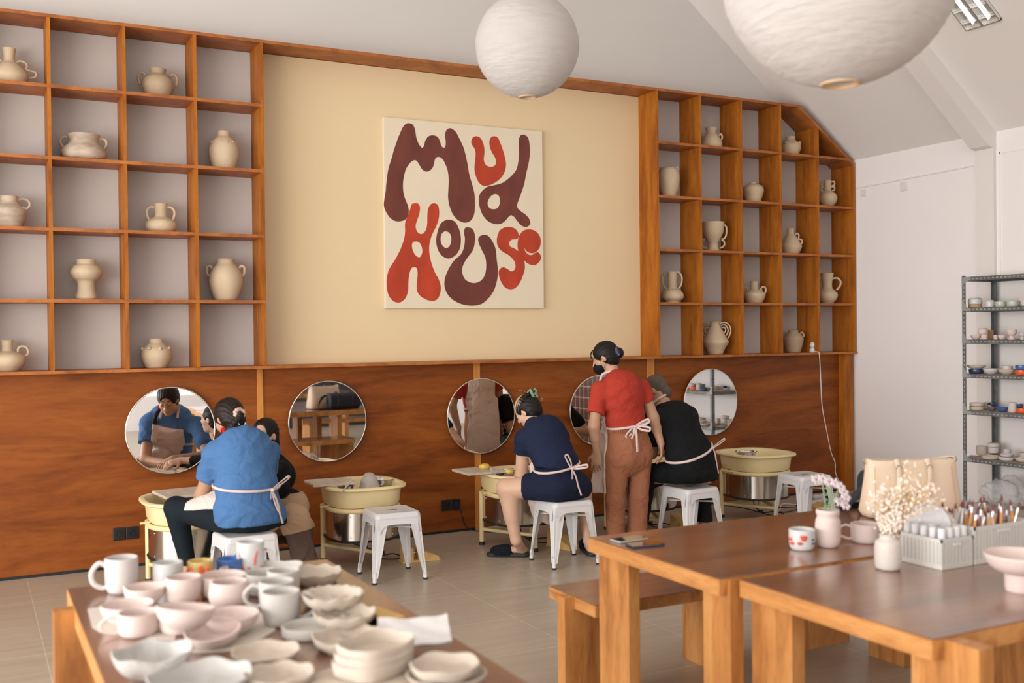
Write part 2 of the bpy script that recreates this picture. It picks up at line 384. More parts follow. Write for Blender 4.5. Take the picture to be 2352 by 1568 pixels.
# ---- painting
CY = YB-.03-.035
t = thing('wall_painting', 'large square canvas with red and brown bubble letters on the cream wall', 'painting', (3.73, YB-.03, 1.84))
mb = MB(); mb.box(-.735, .735, -.035, -.001, 0, 1.545, .003); mb.build('canvas', 'canvas', t)
LET = {
'Mb': [(270,78),(300,90),(318,130),(325,180),(335,215),(352,250),(372,270),(388,255),(398,215),(420,183),(455,172),(490,183),(510,212),(522,250),(540,272),(555,258),(558,220),(553,170),(565,130),(597,118),(635,145),(665,200),(695,265),(715,335),(728,400),(742,480),(765,560),(782,630),(787,710),(780,790),(752,840),(710,856),(660,840),(620,800),(592,740),(577,670),(578,600),(582,530),(575,460),(558,405),(535,362),(510,343),(485,345),(470,370),(460,415),(438,445),(405,457),(375,440),(352,405),(335,378),(315,367),(285,382),(252,425),(232,485),(223,550),(226,620),(240,670),(260,720),(268,770),(255,815),(225,840),(175,846),(130,825),(95,780),(74,725),(78,670),(88,610),(94,540),(108,440),(135,350),(155,280),(190,180),(225,105),(250,82)],
'Ur': [(795,180),(825,190),(845,220),(858,265),(860,310),(855,360),(865,395),(885,413),(912,419),(940,410),(952,385),(945,350),(922,310),(905,270),(899,225),(910,192),(935,180),(965,192),(985,235),(1005,290),(1022,350),(1029,400),(1020,455),(985,510),(930,550),(870,569),(830,555),(800,510),(783,440),(787,380),(792,320),(785,280),(765,250),(757,225),(768,192)],
'Db': [(1160,166),(1190,178),(1208,210),(1217,290),(1210,370),(1190,460),(1172,550),(1150,620),(1128,680),(1117,715),(1122,745),(1150,770),(1190,800),(1215,835),(1219,865),(1200,886),(1175,890),(1140,870),(1112,835),(1090,808),(1066,798),(1045,815),(1020,845),(985,866),(940,866),(890,845),(850,800),(825,740),(818,680),(822,640),(850,600),(890,572),(940,562),(1000,545),(1050,510),(1095,465),(1118,420),(1130,340),(1130,260),(1130,210),(1140,178)],
'Dh': [(945,632),(972,645),(983,680),(978,715),(960,743),(932,751),(900,742),(885,710),(893,675),(915,645)],
'Hr': [(318,703),(345,710),(356,740),(350,790),(332,840),(322,880),(330,920),(355,943),(385,938),(405,905),(413,860),(414,800),(420,750),(438,715),(468,704),(495,718),(506,760),(503,820),(485,880),(460,930),(440,980),(428,1040),(430,1100),(445,1170),(470,1240),(500,1295),(518,1350),(514,1410),(490,1455),(450,1469),(400,1455),(355,1425),(332,1380),(332,1320),(338,1260),(332,1215),(310,1203),(288,1215),(272,1260),(265,1320),(262,1390),(240,1450),(195,1481),(145,1468),(110,1420),(96,1350),(98,1280),(120,1210),(165,1140),(205,1060),(230,990),(240,930),(240,860),(262,800),(280,750),(292,712)],
'Hh': [(322,1003),(350,1010),(370,1045),(374,1090),(355,1126),(325,1115),(300,1075),(293,1035),(300,1010)],
'ob': [(582,832),(625,845),(655,890),(673,950),(676,1010),(665,1065),(635,1110),(585,1137),(535,1120),(500,1075),(484,1010),(490,940),(515,870),(548,840)],
'oh': [(560,924),(585,935),(600,965),(600,1005),(585,1042),(558,1054),(532,1035),(518,1000),(520,960),(535,932)],
'ub': [(730,892),(765,905),(785,950),(785,1010),(770,1070),(735,1120),(705,1165),(688,1210),(690,1260),(715,1305),(770,1328),(825,1315),(862,1270),(875,1200),(868,1130),(840,1070),(818,1020),(812,985),(825,962),(855,952),(890,960),(925,1005),(950,1070),(956,1140),(965,1220),(962,1290),(945,1360),(920,1410),(890,1450),(840,1490),(775,1505),(700,1498),(630,1470),(575,1420),(548,1350),(555,1280),(585,1210),(625,1150),(675,1105),(700,1050),(708,980),(700,935),(708,900)],
'sr': [(1055,890),(1095,900),(1122,930),(1128,965),(1112,985),(1075,988),(1056,1010),(1062,1042),(1095,1058),(1125,1078),(1150,1110),(1170,1150),(1177,1205),(1165,1260),(1140,1320),(1105,1365),(1065,1378),(1020,1360),(985,1305),(972,1245),(985,1215),(1010,1205),(1040,1218),(1070,1237),(1095,1225),(1104,1190),(1090,1150),(1050,1110),(1000,1080),(965,1040),(958,985),(975,925),(1010,897)],
'er': [(1210,908),(1255,920),(1290,955),(1301,1005),(1290,1055),(1255,1090),(1215,1092),(1185,1072),(1174,1050),(1180,1080),(1205,1105),(1235,1108),(1262,1090),(1285,1090),(1302,1120),(1295,1155),(1265,1183),(1235,1188),(1195,1172),(1160,1135),(1130,1090),(1120,1030),(1130,965),(1165,920)]}
def outline(k):
    P = [at(860+x/3.4075, 260+y/3.4075, CY) for x, y in LET[k]]
    return spline([(p.x-3.73, p.z-1.84, 0) for p in P], 4, True)
for k, h, m in (('Mb',None,'paint_brown'),('Ur',None,'paint_red'),('Db','Dh','paint_brown'),('Hr','Hh','paint_red'),('ob','oh','paint_brown'),('ub',None,'paint_brown'),('sr',None,'paint_red'),('er',None,'paint_red')):
    loops = [outline(k)] + ([outline(h)] if h else [])
    tri = tessellate_polygon(loops); flat = [v for l in loops for v in l]; n = len(flat)
    mb = MB(); y0, y1 = -.035, -.0362-(.0003 if k == 'er' else 0)
    mb.add([(v.x, y1, v.y) for v in flat], tri); 
    base = 0
    for l in loops:
        m_ = len(l); mb.add([(v.x, y1, v.y) for v in l]+[(v.x, y0, v.y) for v in l], [(i,(i+1)%m_,(i+1)%m_+m_,i+m_) for i in range(m_)])
    mb.build('painted_letter', m, t)

# ---- mirrors
def mirror(x, z, label):
    t = thing('round_mirror', label, 'mirror', (x, YP-.016, z), R(1.0) if 2.4 < x < 2.5 else 0)
    mb = MB(); n = 96; r = .305
    def disc(r0, y0, y1):
        mb.prism([(r0*math.cos(2*PI*i/n), r0*math.sin(2*PI*i/n)) for i in range(n)], y0, y1, 'y')
    disc(r, -.022, -.012); mb.build('mirror_glass', 'mirror_silver', t)
    mb = MB(); mb.tube([( (r+.003)*math.cos(2*PI*i/n), -.017, (r+.003)*math.sin(2*PI*i/n)) for i in range(n)], .006, 8, close=True); mb.build('mirror_rim', 'mirror_rim', t, smooth=True)
    mb = MB(); mb.box(-.1,.1,-.012,0,-.1,.1); mb.build('wall_mount', 'black_plastic', t)
for x, z, l in ((1.285,.957,'round mirror behind the woman in the blue shirt, at the left'),(2.449,.965,'round mirror between two wheels, reflecting benches and a dark bag'),
    (3.762,.945,'round mirror left of the woman in navy, reflecting an apron'),(4.925,.94,'round mirror half hidden behind the person in the red shirt'),
    (6.148,.964,'round mirror right of the man in black, reflecting the metal rack')): mirror(x, z, l)

# ---- wall sockets
def socket(p, label, m='socket_black', gang=2, wall='b', s=.088):
    t = thing('wall_socket', label, 'socket', p, 0 if wall == 'b' else R(-90))
    for g in range(gang):
        cx = (g-(gang-1)/2)*s
        mb = MB(); mb.box(cx-s/2+.002, cx+s/2-.002, -.012, 0, -s/2, s/2, .004); f = mb.build('faceplate', m, t)
        mb = MB(); mb.lathe([(.0,0),(.021,0),(.021,.004),(.018,.004),(.016,-.004),(0,-.004)], (0,0,0), 20)
        for i, v in enumerate(mb.v): mb.v[i] = (cx+v[0], -.013-v[2], v[1])
        mb.build('outlet', m, t, smooth=True)
    return t
socket((.972, YP, .243), 'black double wall socket low on the plywood at the far left')
socket((3.488, YP, .228), 'black double wall socket with a plugged-in cord between the wheels')
mb = MB(); mb.tube(spline([(3.535,YP-.03,.235),(3.56,YP-.05,.17),(3.60,YP-.04,.06),(3.66,YP-.05,.012),(3.75,7.6,.008),(3.95,7.5,.008)], 6), .004, 6)
mb.box(3.515,3.55,YP-.045,YP-.013,.21,.25,.006)
tag(mb.build('floor_cable', 'black_rubber'), 'black power cord plugged into the wall socket left of the navy wheel seat', 'cord')
socket((XR, 7.567, 2.99), 'small white wall plate beside the top of the right shelving', 'socket_white', 1, 'r', .075)
socket((XR, 7.066, 2.99), 'white round-hole wall socket high on the white right wall', 'socket_white', 1, 'r', .085)

# ---------------------------------------------------------------- shelf pots
ZS = {1:(3.6468,0,0), 2:(3.5629,0,430), 4:(4.3556,1440,180), 5:(4.3556,1440,500)}
def pot(view, cx, prof, row, label, handles=(), knobs=None, m='clay', rz=None, name='clay_vase', Y=7.83):
    """prof: (half width, picture height) pairs top to bottom measured in one photo detail; turned into metres"""
    s, ox, oy = ZS[view]; yb = prof[-1][1]
    p = at(ox+cx/s, oy+yb/s, Y); k = depth(p)/F_PX/s
    z0 = ZR[row]+T if row < 5 else 1.406
    pr = [(hw*k, (yb-y)*k) for hw, y in prof][::-1]
    top = pr[-1]; th = min(.006, top[0]*.25); H = top[1]
    out = [(pr[0][0]*.9, 0)] + sp2(pr, 4)[1:] if False else [(0,0.0),(pr[0][0]*.93,0.0)] + sp2([(pr[0][0], .003)]+pr[1:], 4)
    inner = [(top[0]-th*.4, H+.002), (top[0]-th, H), (max(.008,min(r for r,z in pr[-3:])-th), H-.03), (0, H-.035)]
    az = -math.atan2(p.x, Y)
    t = thing(name, label, 'vase', (p.x, Y, z0), az if rz is None else az+rz)
    mb = MB(); mb.lathe(out+inner, seg=48); mb.build('vase_body', m, t, smooth=50)
    for h in handles:
        mode, r, pts = h
        sides = (1,-1) if mode == 'b' else (mode,)
        for sd in sides:
            if sd == 'f': continue
            mb = MB(); mb.tube(spline([(sd*x*k, 0, (yb-y)*k) for x, y in pts], 6), r*k, 10); mb.build('handle', m, t, smooth=True)
    if knobs:
        ky, kr, kn, rr = knobs
        for i in range(kn):
            a = 2*PI*i/kn+.3; mb = MB()
            mb.lathe([(0,0),(rr*k,0),(rr*k*.9,rr*k*.7),(rr*k*.5,rr*k*1.1),(0,rr*k*1.25)], seg=12)
            mb.v = [(z, x, y) for x, y, z in mb.v]; ca, sa = math.cos(a), math.sin(a)
            q = kr*k*.96; mb.v = [((x+q)*ca-y*sa, (x+q)*sa+y*ca, z+(yb-ky)*k) for x,y,z in mb.v]
            mb.build('knob', m, t, smooth=True)
    return t
pot(1, 80, [(54,365),(48,390),(44,440),(50,475),(85,505),(120,545),(144,590),(142,620),(120,672)], 1, 'pale clay flask with wavy handles in the top left cubbyhole',
    [('b',9,[(50,490),(75,462),(120,470),(135,500),(125,525),(160,535),(200,545),(200,580),(165,595),(138,600)])])
pot(1, 1325, [(68,556),(62,575),(58,592),(72,605),(110,635),(128,680),(125,720),(110,770),(98,805)], 1, 'round clay jar with small ring handles in the top row, left shelving',
    [('b',11,[(95,615),(120,592),(145,605),(155,640),(150,670),(140,692)])], m='clay_dark')
pot(1, 702, [(130,1108),(122,1130),(112,1160),(122,1185),(165,1225),(180,1265),(168,1305),(140,1330)], 2, 'wide smoke-marked clay pot with two loop handles, second row left shelving',
    [('b',12,[(122,1135),(150,1130),(176,1150),(178,1185),(160,1215),(140,1212)])], m='clay_fired')
pot(1, 1876, [(52,1087),(51,1125),(72,1145),(100,1178),(124,1235),(122,1300),(105,1360),(88,1412)], 2, 'tall smooth jar with tiny knobs round its shoulder beside the cream wall', knobs=(1180,103,12,9))
pot(2, 75, [(72,55),(70,110),(84,128),(118,165),(127,205),(120,255),(95,315)], 3, 'brown smoke-marked jug with one ring handle at the left edge, third row',
    [('b',11,[(70,85),(95,72),(130,75),(155,100),(150,135),(125,152),(98,140)])], m='clay_fired')
pot(2, 1318, [(55,115),(50,130),(49,215),(70,235),(112,262),(124,300),(115,332),(92,357)], 3, 'squat bulb vase with wide neck and two long handles, third row left shelving',
    [('b',11,[(50,148),(72,142),(100,160),(108,195),(98,235),(85,252)])])
pot(2, 708, [(77,587),(74,622),(100,640),(124,680),(120,710),(98,742),(70,768),(68,830),(78,880),(82,900),(74,917)], 4, 'mushroom-shaped vase with bulbous top on a flared foot')
pot(2, 1850, [(77,582),(64,598),(70,618),(98,650),(124,695),(136,750),(132,800),(114,855),(88,922)], 4, 'large ovoid amphora with small loop handles, fourth row beside the cream wall',
    [('b',11,[(108,655),(122,638),(146,645),(150,680),(140,710),(126,722)])])
pot(2, 62, [(52,1240),(43,1262),(42,1322),(60,1335),(112,1358),(136,1395),(128,1440),(85,1495)], 5, 'pale jug with narrow neck and one ring handle, bottom left cubbyhole',
    [(1,10,[(80,1338),(82,1310),(105,1292),(140,1298),(155,1330),(150,1360),(130,1372)])])
pot(2, 1280, [(55,1237),(56,1270),(72,1284),(108,1320),(121,1362),(112,1412),(82,1475)], 5, 'stout clay jar with round knobs on its shoulder, bottom row left shelving', knobs=(1315,112,8,14))
pot(4, 845, [(63,465),(52,490),(46,512),(60,535),(88,575),(104,615),(108,645),(97,678)], 1, 'pear-shaped vase with flared neck and two small handles, top row right shelving',
    [('b',9,[(76,545),(92,530),(106,550),(104,575),(96,590)])])
pot(4, 1637, [(50,557),(49,590),(64,600),(96,635),(100,670),(88,715),(76,752)], 1, 'knobbed clay jar under the sloping top board of the right shelving', knobs=(625,98,8,13))
pot(4, 418, [(26,862),(60,866),(90,890),(110,950),(110,1010),(98,1075),(80,1130),(72,1173)], 2, 'tall closed ovoid jar with tiny shoulder loops next to the thick left upright',
    [('b',7,[(70,872),(86,866),(94,885),(88,905)])])
pot(4, 1262, [(37,1019),(36,1036),(60,1042),(92,1062),(106,1095),(100,1130),(85,1180),(72,1228)], 2, 'broad-shouldered jar with a tiny neck in the middle of the right shelving')
pot(4, 2010, [(37,997),(35,1030),(36,1098),(52,1112),(84,1145),(92,1180),(82,1218),(55,1252),(48,1258),(48,1272)], 2, 'gourd vase with four ring handles on its neck, far right column',
    [('b',8,[(36,1015),(58,1010),(66,1030),(58,1048),(38,1050)]),('b',8,[(36,1065),(58,1062),(66,1080),(58,1098),(40,1098)])])
pot(5, 865, [(110,33),(108,80),(100,130),(84,175),(60,215),(46,240),(46,262),(54,300),(64,328)], 3, 'footed goblet vase with four handles, third row right shelving',
    [('b',9,[(108,60),(128,85),(130,140),(118,185),(92,205),(84,195)]),('b',9,[(80,212),(104,225),(108,260),(88,285),(62,290)])])
pot(5, 1640, [(40,97),(34,112),(36,150),(50,172),(78,215),(100,258),(110,275),(96,315),(78,355)], 3, 'angular flask with stacked wavy handles, third row right shelving',
    [('b',8,[(42,160),(60,146),(78,162),(76,190),(70,205),(98,208),(110,225),(104,250),(94,262)])])
pot(5, 455, [(50,537),(46,560),(44,690),(56,708),(92,730),(113,772),(104,808),(74,832),(72,848)], 4, 'bulb vase with long neck and two tall ear handles, first column right shelving',
    [('b',9,[(44,540),(70,545),(92,580),(96,630),(82,680),(56,705)])])
pot(5, 1275, [(46,628),(38,642),(37,702),(60,716),(104,748),(110,770),(98,805),(74,848)], 4, 'short-necked jar with two ring handles in the middle column, fourth row',
    [('b',9,[(76,735),(66,705),(80,685),(104,690),(112,720),(102,748)])])
pot(5, 2005, [(64,545),(56,600),(48,640),(50,690),(66,712),(96,742),(102,770),(88,812),(62,838),(64,850)], 4, 'pitcher with wide straight neck and angular handles, far right column',
    [('b',10,[(56,598),(100,598),(128,635),(118,680),(88,715)])])
h = pot(5, 885, [(57,1035),(44,1050),(48,1078),(78,1135),(112,1200),(132,1240),(120,1270),(96,1310),(72,1367)], 5, 'large diamond-shaped vase with triple arched handles, bottom row right shelving',
    [('b',7,[(46,1058),(90,1046),(132,1070),(152,1120),(142,1175),(122,1205)]),('b',7,[(56,1080),(90,1072),(116,1095),(126,1130),(116,1165),(104,1180)]),('b',7,[(66,1100),(88,1098),(102,1118),(98,1140),(90,1152)])])
pot(5, 1665, [(55,1122),(49,1140),(66,1152),(98,1190),(100,1225),(84,1290),(70,1343)], 5, 'tan rounded jar with two lug handles beside the little security camera',
    [('b',9,[(66,1155),(84,1142),(100,1160),(102,1185)])], m='clay_dark')

# ---- small security camera on the ledge
t = thing('security_camera', 'small white ball security camera on the ledge of the right shelving', 'camera', (7.44, 7.76, 1.406), R(28))
mb = MB(); mb.lathe(sp2([(.036,0),(.037,.01),(.034,.03),(.024,.042),(.018,.046)],4), seg=32); mb.build('camera_base', 'plastic_white', t, smooth=True)
mb = MB(); mb.lathe([(.034*math.sin(a*PI/16), .072-.034*math.cos(a*PI/16)) for a in range(1,17)], seg=32); hd = mb.build('camera_head', 'plastic_white', t, smooth=True)
mb = MB()
for i in range(9):
    pass
n=24; rs=[]
def capsule(w_, h_, n=20): return [(w_*math.cos(a)*1.0, (h_-w_)*(1 if math.sin(a)>=0 else -1)+w_*math.sin(a)) for a in [2*PI*(i+.5)/n for i in range(n)]]
mb.prism([(x, z+.074) for x, z in capsule(.013,.024)], -.0365, -.02, 'y'); mb.build('face_window', 'black_plastic', t)
mb = MB(); mb.lathe([(0,0),(.008,0),(.008,.003),(.005,.003),(.0045,.001),(0,.001)], seg=16); mb.v = [(x, -.0365-z, y+.068) for x,y,z in mb.v]; mb.build('lens', 'steel', t, smooth=True)
cp = [at(x, y, Yv) for x, y, Yv in ((1868,806,7.72),(1878,808,7.655),(1882,815,7.64),(1885,870,7.65),(1888,930,7.66),(1898,985,7.66),(1908,1035,7.65),(1918,1062,7.64),(1919,1085,7.64),(1930,1110,7.62),(1945,1126,7.6))]
mb = MB(); mb.tube(spline(cp, 6), .0042, 6); tag(mb.build('camera_cable', 'cord_white', smooth=True), 'thin white cable hanging from the security camera down the plywood', 'cable')
# ---------------------------------------------------------------- paper lanterns and the ceiling light
def lantern(c, r, label, seed):
    t = thing('paper_lantern', label, 'lamp', c); rnd = random.Random(seed); n = 64; m = 46
    prof = []
    for i in range(n+1):
        a = .16+(PI-.32)*i/n; rr = r*(1+.004*math.sin(i*PI*.98)); prof.append((rr*math.sin(a), -rr*math.cos(a)))
    mb = MB(); vs = []; fs = []
    for j in range(96):
        a = 2*PI*j/96
        for x, z in prof:
            k = 1+.004*math.sin(7*a+z*9/r)+.0025*math.sin(23*a+z*31/r)+.0015*math.sin(41*a-z*60/r)
            vs.append((x*k*math.cos(a), x*k*math.sin(a), z))
    q = n+1
    for j in range(96):
        for i in range(n): fs.append((j*q+i, ((j+1)%96)*q+i, ((j+1)%96)*q+i+1, j*q+i+1))
    mb.add(vs, fs); mb.build('paper_shade', 'paper_white', t, smooth=180)
    rb = r*math.sin(.16); zb = -r*math.cos(.16)
    for nm, z in (('bottom_ring', zb), ('top_ring', -zb)):
        mb = MB(); mb.tube([(rb*math.cos(2*PI*i/40), rb*math.sin(2*PI*i/40), z) for i in range(40)], .006, 8, close=True)
        mb.tube([((rb+.002)*math.cos(2*PI*i/40), (rb+.002)*math.sin(2*PI*i/40), z+(.008 if z<0 else -.008)) for i in range(40)], .004, 8, close=True); mb.build(nm, 'bamboo', t, smooth=True)
    mb = MB(); mb.tube([(0,0,r*.8),(0,0,5.48-c[2])], .004, 8); mb.build('hanging_cord', 'cord_white', t)
    mb = MB(); mb.lathe([(0,-.08),(.022,-.08),(.03,-.03),(.022,.0),(.022,.06),(0,.06)], (0,0,0), 20); mb.build('bulb', 'paper_white', t, smooth=True)
    mb = MB(); mb.tube([(-rb,0,-zb),(0,0,r*.8),(rb,0,-zb)], .002, 6); mb.build('wire_frame', 'steel', t)
lantern((2.893, 5.296, 3.292), .30, 'smaller round white paper lantern hanging in front of the cream wall', 1)
lantern((2.691, 2.666, 2.876), .40, 'large round white paper lantern cut off by the top edge', 2)
e = Vector((6.96, 5.50, 0)); e.z = ZE+SL*(XR-e.x)
t = thing('ceiling_light', 'recessed fluorescent ceiling light with louvres on the sloping ceiling', 'ceiling light', e); sa = math.atan(SL)
t.rotation_euler = (0, sa, 0)
def quadb(nm, mt, *a, **k):
    mb = MB(); mb.box(*a); return mb.build(nm, mt, t, **k)
mb = MB(); L0, W0 = -1.02, .155
mb.box(L0, .16, -W0, -W0+.008, -.03, .0); mb.box(L0, .16, W0-.008, W0, -.03, 0); mb.box(.152, .16, -W0, W0, -.03, 0); mb.box(L0, L0+.008, -W0, W0, -.03, 0); mb.build('housing', 'lamp_tray', t)
quadb('reflector', 'lamp_tray', L0, .16, -W0, W0, -.004, -.001)
for y in (-.07, .07):
    mb = MB(); mb.tube([(L0+.05,y,-.015),(.12,y,-.015)], .009, 10); mb.build('fluorescent_tube', 'tube_lit', t, smooth=True)
for i in range(9): quadb('louvre', 'lamp_tray', .09-i*.12, .094-i*.12, -W0+.01, W0-.01, -.034, -.008)
quadb('spine', 'lamp_tray', L0, .16, -.012, .012, -.032, -.004)

# ---------------------------------------------------------------- pottery wheels
def rsq(a, b, n=48, e=3.2, cx=0, cy=0):
    o = []
    for i in range(n):
        t_ = 2*PI*i/n; c_, s_ = math.cos(t_), math.sin(t_)
        o.append((cx+a*math.copysign(abs(c_)**(2/e), c_), cy+b*math.copysign(abs(s_)**(2/e), s_)))
    return o
def loft(mb, loops, cap0=True, cap1=True):
    n = len(loops[0]); vs = [v for l in loops for v in l]; fs = []
    for k in range(len(loops)-1):
        for i in range(n): fs.append((k*n+i, k*n+(i+1)%n, (k+1)*n+(i+1)%n, (k+1)*n+i))
    if cap0: fs.append(list(range(n))[::-1])
    if cap1: fs.append([(len(loops)-1)*n+i for i in range(n)])
    mb.add(vs, fs)
LEGS = [(-.225,.18), (.01,-.245), (.225,.20)]
def make_wheel():
    t = thing('pottery_wheel', '', 'pottery wheel', (0,0,0))
    A, B = .262, .285
    mb = MB()
    L = []
    for k, z, de in ((.80,.428,0),(.90,.43,0),(.955,.455,0),(.985,.53,0),(1.0,.548,0),(1.10,.552,0),(1.125,.560,0),(1.12,.572,0),(1.08,.578,0),(1.0,.574,0),(.975,.560,0),(.94,.47,0),(.88,.452,0),(.5,.45,0)):
        L.append([(x, y, z) for x, y in rsq(A*k, B*k, 64, 3.0)])
    loft(mb, L); mb.build('splash_basin', 'yellow_plastic', t, smooth=45)
    mb = MB(); mb.tube([(x, y, .412) for x, y in rsq(A*.95, B*.95, 64, 2.6)], .017, 12, close=True); mb.build('top_frame_ring', 'yellow_tube', t, smooth=True)
    mb = MB(); o = rsq(A*.93, B*.93, 64, 2.6); loft(mb, [[(x,y,.20) for x,y in o],[(x,y,.40) for x,y in o]]); sk = mb.build('steel_housing', 'stainless', t, smooth=50)
    mb = MB(); mb.tube([(x, y, .20) for x, y in rsq(A*.94, B*.94, 64, 2.6)], .008, 8, close=True); mb.build('rubber_edge', 'black_rubber', t, smooth=True)
    mb = MB()
    for i in range(0, 64, 6):
        x, y = rsq(A*.935, B*.935, 64, 2.6)[i]
        for z in (.23, .375): mb.lathe([(0,-.003),(.004,-.003),(.004,.003),(0,.003)], (x,y,z), 8)
    mb.build('screws', 'steel', sk)
    for x, y in LEGS:
        mb = MB(); mb.tube([(x,y,.02),(x,y,.415)], .019, 14); l = mb.build('leg', 'yellow_tube', t, smooth=True)
        mb = MB(); mb.lathe([(0,0),(.023,0),(.023,.02),(.019,.026),(0,.026)], (x,y,0), 16); mb.build('rubber_foot', 'black_rubber', l, smooth=True)
    for i in range(3):
        a, b = LEGS[i], LEGS[(i+1)%3]; mb = MB(); mb.tube([(a[0],a[1],.12),(b[0],b[1],.12)], .014, 12); mb.build('crossbar', 'yellow_tube', t, smooth=True)
    mb = MB(); mb.lathe([(0,.45),(.03,.45),(.03,.50),(.165,.502),(.168,.508),(.165,.515),(0,.515)], (0.02,0,0), 40); mb.build('wheel_head', 'stainless', t, smooth=40)
    mb = MB(); mb.box(-.255,-.18,-.02,.02,.425,.435,.003); mb.box(-.30,-.255,-.012,.012,.420,.432,.003); mb.build('latch', 'yellow_tube', t)
    return t
w0 = make_wheel()
WP = [(1.27,7.06),(2.475,7.08),(3.72,7.03),(4.88,7.06),(6.05,7.02)]
WL = ['yellow pottery wheel in use in front of the woman in the blue shirt','unused yellow pottery wheel with a cone of clay, behind a free white stool',
 'yellow pottery wheel in use in front of the woman in navy','yellow pottery wheel mostly hidden behind the red shirt and the man in black','empty yellow pottery wheel nearest the right wall']
wheels = []
for i, (x, y) in enumerate(WP):
    if i == 0: w0.location = (x, y, 0); w0['label'] = WL[0]; w0['group'] = 'pottery wheels along the plywood wall'; wheels.append(w0)
    else: wheels.append(dup(w0, (x, y, 0), 0, WL[i]))
# foot pedals, wooden boards, bowls of water, tools
def pedal(x, y, rz, label):
    t = thing('foot_pedal', label, 'foot pedal', (x, y, 0), rz, 'wooden foot pedals')
    mb = MB(); mb.box(-.14,.14,-.055,.055,0,.015,.003); mb.build('base_plate', 'pedal_wood', t)
    mb = MB(); mb.prism([(-.13,.015),(-.06,.015),(-.06,.10),(-.13,.13)], -.05, .05, 'y'); mb.build('rear_block', 'pedal_wood', t)
    mb = MB(); mb.prism([(-.02,.015),(.13,.015),(.13,.03),(-.02,.085)], -.05, .05, 'y'); mb.build('tilting_block', 'pedal_wood', t)
    mb = MB(); mb.tube([(-.06,0,.06),(-.02,0,.06)], .004, 8); mb.lathe([(0,-.01),(.01,-.01),(.01,.01),(0,.01)], (-.02,0,.06), 10); mb.build('spring_rod', 'steel', t)
pedal(2.86, 6.93, R(-5), 'wooden foot pedal on the floor beside the free stool')
pedal(6.42, 6.78, R(170), 'wooden foot pedal on the floor under the far right wheel')
pedal(5.15, 6.82, R(-80), 'wooden foot pedal beside the stool of the man in black')
pedal(3.98, 6.80, R(-80), 'wooden foot pedal behind the stool of the woman in navy')
def board(x, y, sx, sy, rz, z, label):
    t = box('wooden_board', 'board_ply', -sx/2, sx/2, -sy/2, sy/2, 0, .018, b=.002); t.location = (x, y, z); t.rotation_euler = (0,0,rz)
    return tag(t, label, 'board', 'throwing boards on the wheel rims')
board(1.25, 7.15, .30, .34, R(6), .580, 'pale wooden board on the left wheel in front of the blue shirt')
board(2.26, 7.11, .31, .28, R(-3), .580, 'pale wooden board laid on the rim of the unused wheel')
board(3.42, 7.09, .32, .30, R(0), .580, 'pale wooden board carrying a sponge, on the wheel of the woman in navy')
board(4.60, 7.0, .26, .28, R(0), .580, 'pale wooden board just left of the person in the red shirt')
def spg(x, y, z, label, s=1):
    mb = MB(); mb.lathe([(0,0),(.03*s,0),(.038*s,.012*s),(.034*s,.028*s),(.02*s,.033*s),(0,.033*s)], (0,0,0), 18, lambda a,i,r,z: (1+.1*math.sin(2*a)+.04*math.sin(5*a), 0))
    tag(mb.build('sponge', 'sponge', smooth=True, loc=(x,y,z)), label, 'sponge')
spg(3.47, 7.10, .5985, 'yellow sponge on the board beside the woman in navy', 1.15)
spg(2.34, 7.0, .575, 'yellow sponge on the rim of the unused wheel', .8)
spg(3.60, 6.93, .575, 'yellow sponge on the basin rim by the navy woman')
def steelbowl(x, y, z, r, label, g=None):
    mb = MB(); mb.lathe(sp2([(0,0),(r*.6,0),(r*.85,r*.25),(r*.98,r*.6),(r*1.06,r*.62),(r*1.06,r*.64),(r*.96,r*.62),(r*.82,r*.28),(r*.56,.004),(0,.004)],3), (0,0,0), 32)
    return tag(mb.build('steel_bowl', 'steel', smooth=True, loc=(x,y,z)), label, 'bowl', g)
steelbowl(2.68, 7.18, .520, .085, 'shiny steel water bowl inside the unused wheel')
steelbowl(2.38, 7.13, .516, .06, 'small steel bowl holding a knife in the unused wheel')
steelbowl(3.67, 7.15, .52, .085, 'steel water bowl inside the wheel of the woman in navy')
steelbowl(6.0, 7.08, .52, .09, 'steel water bowl inside the empty right wheel')
steelbowl(1.40, 7.10, .52, .08, 'steel water bowl in the left wheel seen in the mirror')
mb = MB(); mb.lathe(sp2([(0,0),(.075,0),(.07,.03),(.058,.075),(.042,.105),(.022,.122),(0,.126)],4), (0,0,0), 36)
tag(mb.build('clay_cone', 'wet_clay', smooth=True, loc=(2.54,7.08,.5155)), 'smooth cone of grey clay centred on the unused wheel', 'clay')
mb = MB(); mb.lathe(sp2([(0,0),(.08,0),(.085,.03),(.06,.05),(.03,.055),(0,.05)],4), (0,0,0), 36)
tag(mb.build('clay_cone', 'wet_clay', smooth=True, loc=(1.29,7.06,.5155)), 'low mound of wet clay under the hands of the woman in blue', 'clay')
def knife(a, b, label):
    a, b = Vector(a), Vector(b); t = thing('clay_knife', label, 'tool', a); d = b-a
    mb = MB(); mb.tube([(0,0,0), d*.45], .005, 8); mb.build('handle', 'stone_glaze', t, smooth=True)
    mb = MB(); mb.tube([d*.45, d*.7, d*.95, d], [.009,.011,.006,.002], 10, flat=(Vector((0,1,.2)).normalized(), .25)); mb.build('blade', 'cloth_white', t, smooth=True)
knife(onz(785,1131,.56), onz(806,1103,.66), 'white clay knife leaning out of the unused wheel basin')
knife(onz(1137,1090,.58), onz(1127,1074,.64), 'white clay knife leaning on the navy woman\'s basin')
knife(onz(402,1148,.58), onz(386,1130,.60), 'pale modelling tool on the board of the left wheel')

